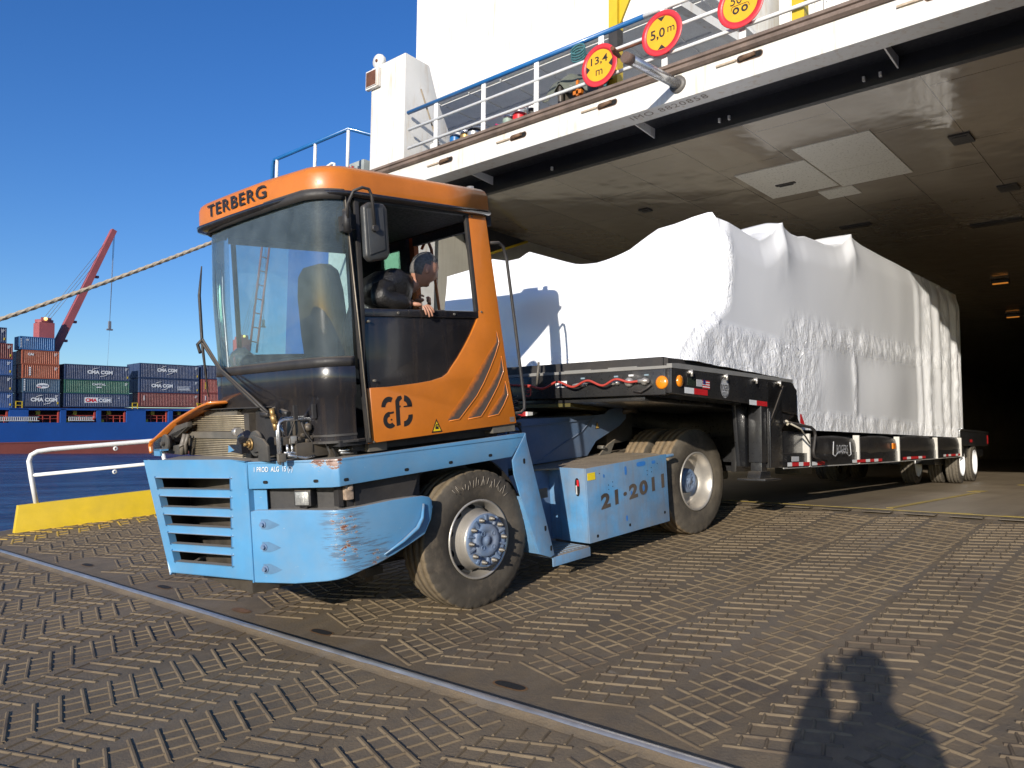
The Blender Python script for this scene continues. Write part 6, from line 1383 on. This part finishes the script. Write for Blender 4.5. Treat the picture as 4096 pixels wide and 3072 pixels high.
for a, b_ in cols_:
    for k in range(int((b_-a)/1.1)+1): m.box((a+k*1.1, .5, 1.3), (a+k*1.1+.1, .6, 2.5), 0)
    m.box((a, .5, 2.4), (b_, .6, 2.5), 0); m.box((a, .5, 1.9), (b_, .6, 1.97), 0); m.box((b_-.35, .3, 1.3), (b_-.1, .5, 3.5), 0); m.box((a+1.5, 1.2, 2.6), (a+2.1, 1.6, 3.3), 1)
    m.box((a+.3, .8, 1.3), (a+.8, 1.2, 1.8), 1)
m.build('walkway_rail', [paint('rail_red', (.42, .06, .04), .6, .1, bump=0), YELLOW], CS)
m = MB()
for u0, u1 in ((-15.5, -9.4), (-5.0, -1.0)):
    m.box((u0, -.12, 1.55), (u1, 0, 1.65)); m.box((u0, -.12, 2.15), (u1, 0, 2.22))
    for k in range(int((u1-u0)/.3)): m.box((u0+.3*k, -.12, 1.6), (u0+.3*k+.10, -.02, 2.2))
m.build('gangway', paint('gangway_grey', (.6, .6, .58), .5, .1, bump=0), CS)
for u in (-12.2, 5.9, 17.9):
    m = MB()
    for a in (0, .9): m.box((u-.5+a, .2, 3.6), (u-.38+a, .3, 4.7))
    for z in (4.0, 4.6): m.box((u-.5, .2, z), (u+.5, .3, z+.09))
    m.build('yellow_stand', YELLOW, CS)
# deck cranes, part of the ship
CRR = paint('crane_red', (.33, .085, .09), .55, .15, .3, bump=0)
def crane(u, v0, foot, tip, hook_z, head_w=2.3, top=18.4, solid=True):
    m = MB(); m.box((u-head_w/2, v0, 3.5), (u+head_w/2, v0+2.6, top-.6)); m.lathe([(1.3, 0), (1.35, .5), (0, .5)], (u, v0+1.3, top-.6), 16, 0, 'z'); m.box((u+head_w/2, v0, 8), (u+head_w/2+.4, v0+2.4, 13.5))
    c = m.build('deck_crane', CRR, CS)
    f, t_ = Vector(foot), Vector(tip); dd = (t_-f).normalized(); px = Vector((dd.z, 0, -dd.x))
    if solid:
        m = MB(); w0, w1 = .62, .42
        q = [f-px*w0, f+px*w0*1.0, t_+px*w1, t_-px*w1]; vs = [tuple(p+Vector((0, -.5, 0))) for p in q]+[tuple(p+Vector((0, .5, 0))) for p in q]
        m.add(vs, [(0, 1, 2, 3), (7, 6, 5, 4), (0, 4, 5, 1), (1, 5, 6, 2), (2, 6, 7, 3), (3, 7, 4, 0)])
        for k in (.1, .25, .62): p = f.lerp(t_, k)+px*.8; m.box((p.x-.35, -.3+f.y, p.z-.2), (p.x+.35, .3+f.y, p.z+.2))
    else:
        m = MB()
        for s_ in (-1, 1): m.tube([f+px*1.0*s_*.8, t_+px*.85*s_], .22, 6)
        for k in range(7): p = f.lerp(t_, (k+.7)/7.5); m.tube([p-px*.85, p+px*.85], .13, 5)
    m.build('jib', CRR, c)
    m = MB(); hx = tip[0]-.45; m.tube([(tip[0], tip[1], tip[2]), (hx, tip[1], hook_z)], .045, 5); m.tube([(tip[0]+.2, tip[1], tip[2]), (hx, tip[1], hook_z)], .035, 5)
    for k in range(3): m.tube([(u-.3+.5*k, v0+1, top), (lerp(foot[0], tip[0], .96-.1*k), tip[1], lerp(foot[2], tip[2], .96-.1*k))], .04, 5)
    m.box((hx-.2, tip[1]-.2, hook_z-1.1), (hx+.2, tip[1]+.2, hook_z+.3)); m.box((hx-.5, tip[1]-.2, hook_z-1.3), (hx+.5, tip[1]+.2, hook_z-1.05)); m.tube([(hx, tip[1], hook_z-1.2), (hx-.4, tip[1], 8)], .02, 4)
    m.build('crane_cable', paint('cable_grey', (.16, .17, .2), .5, bump=0), c)
    m = MB(); m.box((u-.9, v0-.1, top-.5), (u+.6, v0+.2, top+.2)); m.sphere((u-.3, v0-.25, top-.05), .28, 10, 8, 1); m.build('lamp_platform', [CRR, emis('crane_lamp', (1, .75, .2), 1.4)], c)
crane(-7.55, 2.6, (-6.0, 3.9, 13.2), (3.4, 3.9, 35.4), 18.8)
crane(28.6, 2.6, (31.2, 3.9, 15.5), (34.0, 3.9, 37.6), 22, solid=False)
for i in range(3): pass
# containers
def cmat(name, c): return paint(name, c, .55, .3, .35, bump=0, streak=.3, film=.1)
NAVY = cmat('container_navy', (.016, .045, .12)); BLU2 = cmat('container_blue', (.018, .085, .26)); TEAL = cmat('container_slate', (.028, .085, .15)); GREE = cmat('container_green', (.02, .12, .085)); MAR = cmat('container_maroon', (.17, .035, .035)); ORG = cmat('container_rust', (.36, .09, .04)); SKYB = cmat('container_sky', (.02, .13, .32)); REDC = cmat('container_red', (.30, .06, .05))
FRM = {}
cmesh = {}
def container_mesh(L, H, mat):
    key = (round(L, 1), round(H, 2), mat.name)
    if key in cmesh: return cmesh[key]
    m = MB(); p = .15
    m.box((0, 0, 0), (p, p, H)); m.box((L-p, 0, 0), (L, p, H)); m.box((p, .0, 0), (L-p, .12, .16)); m.box((p, 0, H-.12), (L-p, .12, H)); m.box((0, .1, .0), (L, 2.44, .1))
    n = max(8, int((L-2*p)/.28)); prof = []
    for k in range(n):
        x = p+(L-2*p)*k/n; w_ = (L-2*p)/n; prof += [(x, .02), (x+w_*.3, .02), (x+w_*.5, .085), (x+w_*.8, .085)]
    prof.append((L-p, .02)); nn = len(prof)
    m.add([(x, y, .16) for x, y in prof]+[(x, y, H-.12) for x, y in prof], [(i, i+1, nn+i+1, nn+i) for i in range(nn-1)])
    m.box((0.02, .1, H-.05), (L-.02, 2.44, H-.01)); m.box((.03, p, .05), (.08, 2.3, H-.05)); m.box((L-.08, p, .05), (L-.03, 2.3, H-.05)); m.box((0, 2.3, 0), (L, 2.44, H))
    for z in (.0, H-.14):
        for x in (-.01, L-.17): m.box((x, -.012, z), (x+.18, .02, z+.14), 0)
    m.keep = True
    me = bpy.data.meshes.new('shipping_container'); me.from_pydata(m.v, [], m.f); me.materials.append(mat); cmesh[key] = me
    return me
def container(u, w_, L, H, mat, lab, deco=None, v=.25, grp='containers stacked on the blue ship'):
    o = bpy.data.objects.new('shipping_container', container_mesh(L, H, mat)); COL.objects.link(o); o.matrix_world = SM @ Matrix.Translation((u, v, w_)); tag(o, lab, 'container', grp)
    if deco:
        m = MB(); deco(m, L, H); m.build('lettering', [WHITEM, REDM, NAVY, YELLOW], o)
    return o
UX, UZ = (1, 0, 0), (0, 0, 1)
def small(m, L, H, y=-.02, yl=True):
    for k in range(3): m.box((L-.75, y, H-.45-.16*k), (L-.3-.1*k, y+.005, H-.37-.16*k), 0)
    if yl: m.box((L-.45, y, .45), (L-.22, y+.005, .8), 3)
def cma(cx, cz, w=3.9):
    def f(m, L, H):
        m.text('CMA CGM', (cx, -.02, cz), UX, UZ, w=w, h=.62, bold=.05, center=True)
        for s_ in (1, -1):
            pts = [(cx+s_*(-.32*w+.0)+s_*t_*1.15*w/3.9*1.0, -.02, cz+s_*(.35+.48*math.sin(min(1, t_*1.0)*1.5))) for t_ in (0, .25, .5, .75, 1.0)]
            pts = [(cx-s_*w*.30+s_*w*.30*t_, -.02, cz+s_*(.42+.30*math.sin(t_*1.57))) for t_ in (0, .2, .4, .6, .8, 1)]
            m.tube(pts, [.02, .04, .055, .045, .035, .02], 4)
        small(m, L, H)
    return f
def d_cap(m, L, H): m.text('CAPITAL', (L*.52, -.02, H*.70), UX, UZ, w=2.2, h=.34, bold=.03, center=True); small(m, L, H, yl=False); m.box((L*.48, -.02, H*.45), (L*.56, -.015, H*.52), 0)
def d_box(m, L, H):
    c = L*.51; m.box((c-2.2, -.02, H*.33), (c+2.2, -.015, H*.72), 0); m.box((c-.05, -.026, H*.35), (c+2.12, -.021, H*.70), 2)
    m.text('CMA', (c-2.05, -.03, H*.38), UX, UZ, w=1.85, h=.62, bold=.05, mi=1); m.text('CGM', (c+.05, -.03, H*.38), UX, UZ, w=1.95, h=.62, bold=.05, mi=0); m.box((L-1.9, -.02, H*.68), (L-1.6, -.015, H*.72), 0)
def d_cai(m, L, H): m.text('CAI', (.8, -.02, H*.62), UX, UZ, w=.85, h=.40, bold=.05); small(m, L, H, yl=False)
def d_ver(m, L, H):
    for k in range(5): m.box((.92, -.02, H*.22+.28*k), (1.2, -.015, H*.22+.28*k+.19), 0)
    small(m, L, H, yl=False)
def d_ell(m, L, H):
    m.lathe([(.0, 0), (.95, 0)], (L*.53, -.02, H*.5), 20, 0); m.v = [(x, y, H*.5+(z-H*.5)*.45) for x, y, z in m.v]
    m.text('capital', (L*.53, -.03, H*.5), UX, UZ, w=1.5, h=.36, bold=.03, mi=2, center=True); m.box((L*.53-.8, -.028, H*.5-.28), (L*.53-.2, -.024, H*.5-.18), 1)
    for k in range(7): m.box((.12, -.02, .3+.27*k), (.32, -.015, .47+.27*k), 0)
def d_sky(m, L, H): m.text('CAI', (.85, -.02, H*.68), UX, UZ, w=.42, h=.28, bold=.04); [m.box((.10, -.02, .3+.25*k), (.24, -.015, .45+.25*k), 0) for k in range(6)]
def d_mar(m, L, H):
    for k in range(4): m.box((.75, -.02, H*.45+.22*k), (.95, -.015, H*.45+.22*k+.15), 0)
    small(m, L, H)
def d_note(m, L, H):
    cma(L*.37, H*.5, 3.9)(m, L, H); m.box((L*.63, -.02, H*.2), (L*.86, -.015, H*.5), 0); m.box((L*.635, -.026, H*.22), (L*.855, -.021, H*.48), 2)
    m.text('EXCELLENCE', (L*.645, -.03, H*.37), UX, UZ, w=2.1, h=.16, bold=.03, ext=.001) if False else None
    for k in range(2):
        for q_ in range(8): m.box((L*.645+q_*.27, -.03, H*.25+.27*k), (L*.645+q_*.27+.19, -.027, H*.25+.27*k+.15), 0)
def d_e(m, L, H):
    for k in range(5): m.box((.7, -.02, H*.3+.26*k), (.95, -.015, H*.3+.26*k+.17), 3)
# stack A (far left, 40 ft)
for w_, H_, mt, lb, L_, u_ in ((3.52, 2.45, BLU2, 'dark blue container, lowest at the left edge of the picture', 12.2, -25.3), (6.03, 2.6, NAVY, 'navy container second from below at the left edge of the picture', 12.2, -25.35), (8.7, 2.45, BLU2, 'royal blue container third from below at the left edge', 12.2, -25.4),
                       (11.22, 2.48, MAR, 'maroon container under the top one at the left edge', 12.2, -25.4), (13.75, 2.4, NAVY, 'navy container on top of the stack at the left edge behind the rope', 11.5, -25.6)): container(u_, w_, L_, H_, mt, lb, small)
# stack B (20 ft)
for w_, H_, mt, lb, dc, u_, L_ in ((3.83, 2.23, NAVY, 'navy CMA CGM container at the bottom of the narrow stack', cma(3.0, 1.15, 3.9), -11.6, 5.35), (6.10, 2.22, TEAL, 'slate blue container with a white oval logo in the narrow stack', d_ell, -11.7, 5.4), (8.36, 2.22, ORG, 'rust orange container with upright white letters in the narrow stack', d_ver, -11.8, 5.4),
                       (10.62, 2.25, ORG, 'rust orange container with CAI letters under the bright blue one', d_cai, -11.9, 5.45), (12.92, 2.1, SKYB, 'bright blue container topmost of the narrow stack', d_sky, -12.25, 5.05)): container(u_, w_, L_, H_, mt, lb, dc)
# stack C (40 ft)
for w_, H_, mt, lb, dc in ((3.86, 2.25, NAVY, 'navy container with a red and white boxed CMA CGM logo', d_box), (6.15, 2.22, GREE, 'green container marked CAPITAL between two navy ones', d_cap), (8.42, 2.55, NAVY, 'navy CMA CGM container on top of the green one', cma(5.6, 1.35, 4.1))): container(-5.62, w_, 10.5, H_, mt, lb, dc)
for w_, H_, mt, lb, dc in ((4.05, 2.45, MAR, 'maroon container at the bottom of the stack next to the cab', d_mar), (6.56, 2.5, NAVY, 'navy CMA CGM container with a boxed note above the maroon one', d_note), (9.14, 2.62, NAVY, 'navy CMA CGM container topmost of the stack beside the cab', cma(5.0, 1.5, 3.7))): container(6.62, w_, 11.05, H_, mt, lb, dc)
for w_, H_, mt, lb, dc in ((4.3, 2.35, REDC, 'red container lowest of the stack half hidden by the cab', d_mar), (6.7, 2.6, REDC, 'red container with yellow marks half hidden by the cab', d_e), (9.36, 2.6, NAVY, 'navy container topmost of the stack half hidden by the cab', d_e)): container(18.15, w_, 12, H_, mt, lb, dc)
# second row, seen only at the gaps
for u_, w_, H_, L_, lb in ((-11.9, 3.83, 2.2, 5.4, 'lowest'), (-11.9, 6.10, 2.2, 5.4, 'second'), (-11.9, 8.36, 2.2, 5.4, 'third'), (-11.9, 10.6, 2.2, 5.4, 'fourth'), (6.62, 4.05, 2.4, 11, 'lowest'), (6.62, 6.56, 2.5, 11, 'second'), (6.62, 9.14, 2.6, 11, 'top')):
    container(u_, w_, L_, H_, NAVY, '%s navy container in the second row behind the %s' % (lb, 'narrow stack' if u_ < 0 else 'stack beside the cab'), v=2.75)
# horizon land strip far away
m = MB(); m.grid(lambda a, b: (-600+2600*a, 1500+60*b, -2+ (10+5*noise.noise((a*9, 0, 0)))*math.sin(b*math.pi)), 60, 4)
o = m.build('hills', paint('far_land', (.08, .10, .10), .9, .2, .01, bump=0)); o['kind'] = 'structure'
for o in bpy.data.objects:
    if o.type == 'EMPTY' and o.parent is None and 'label' not in o: pass
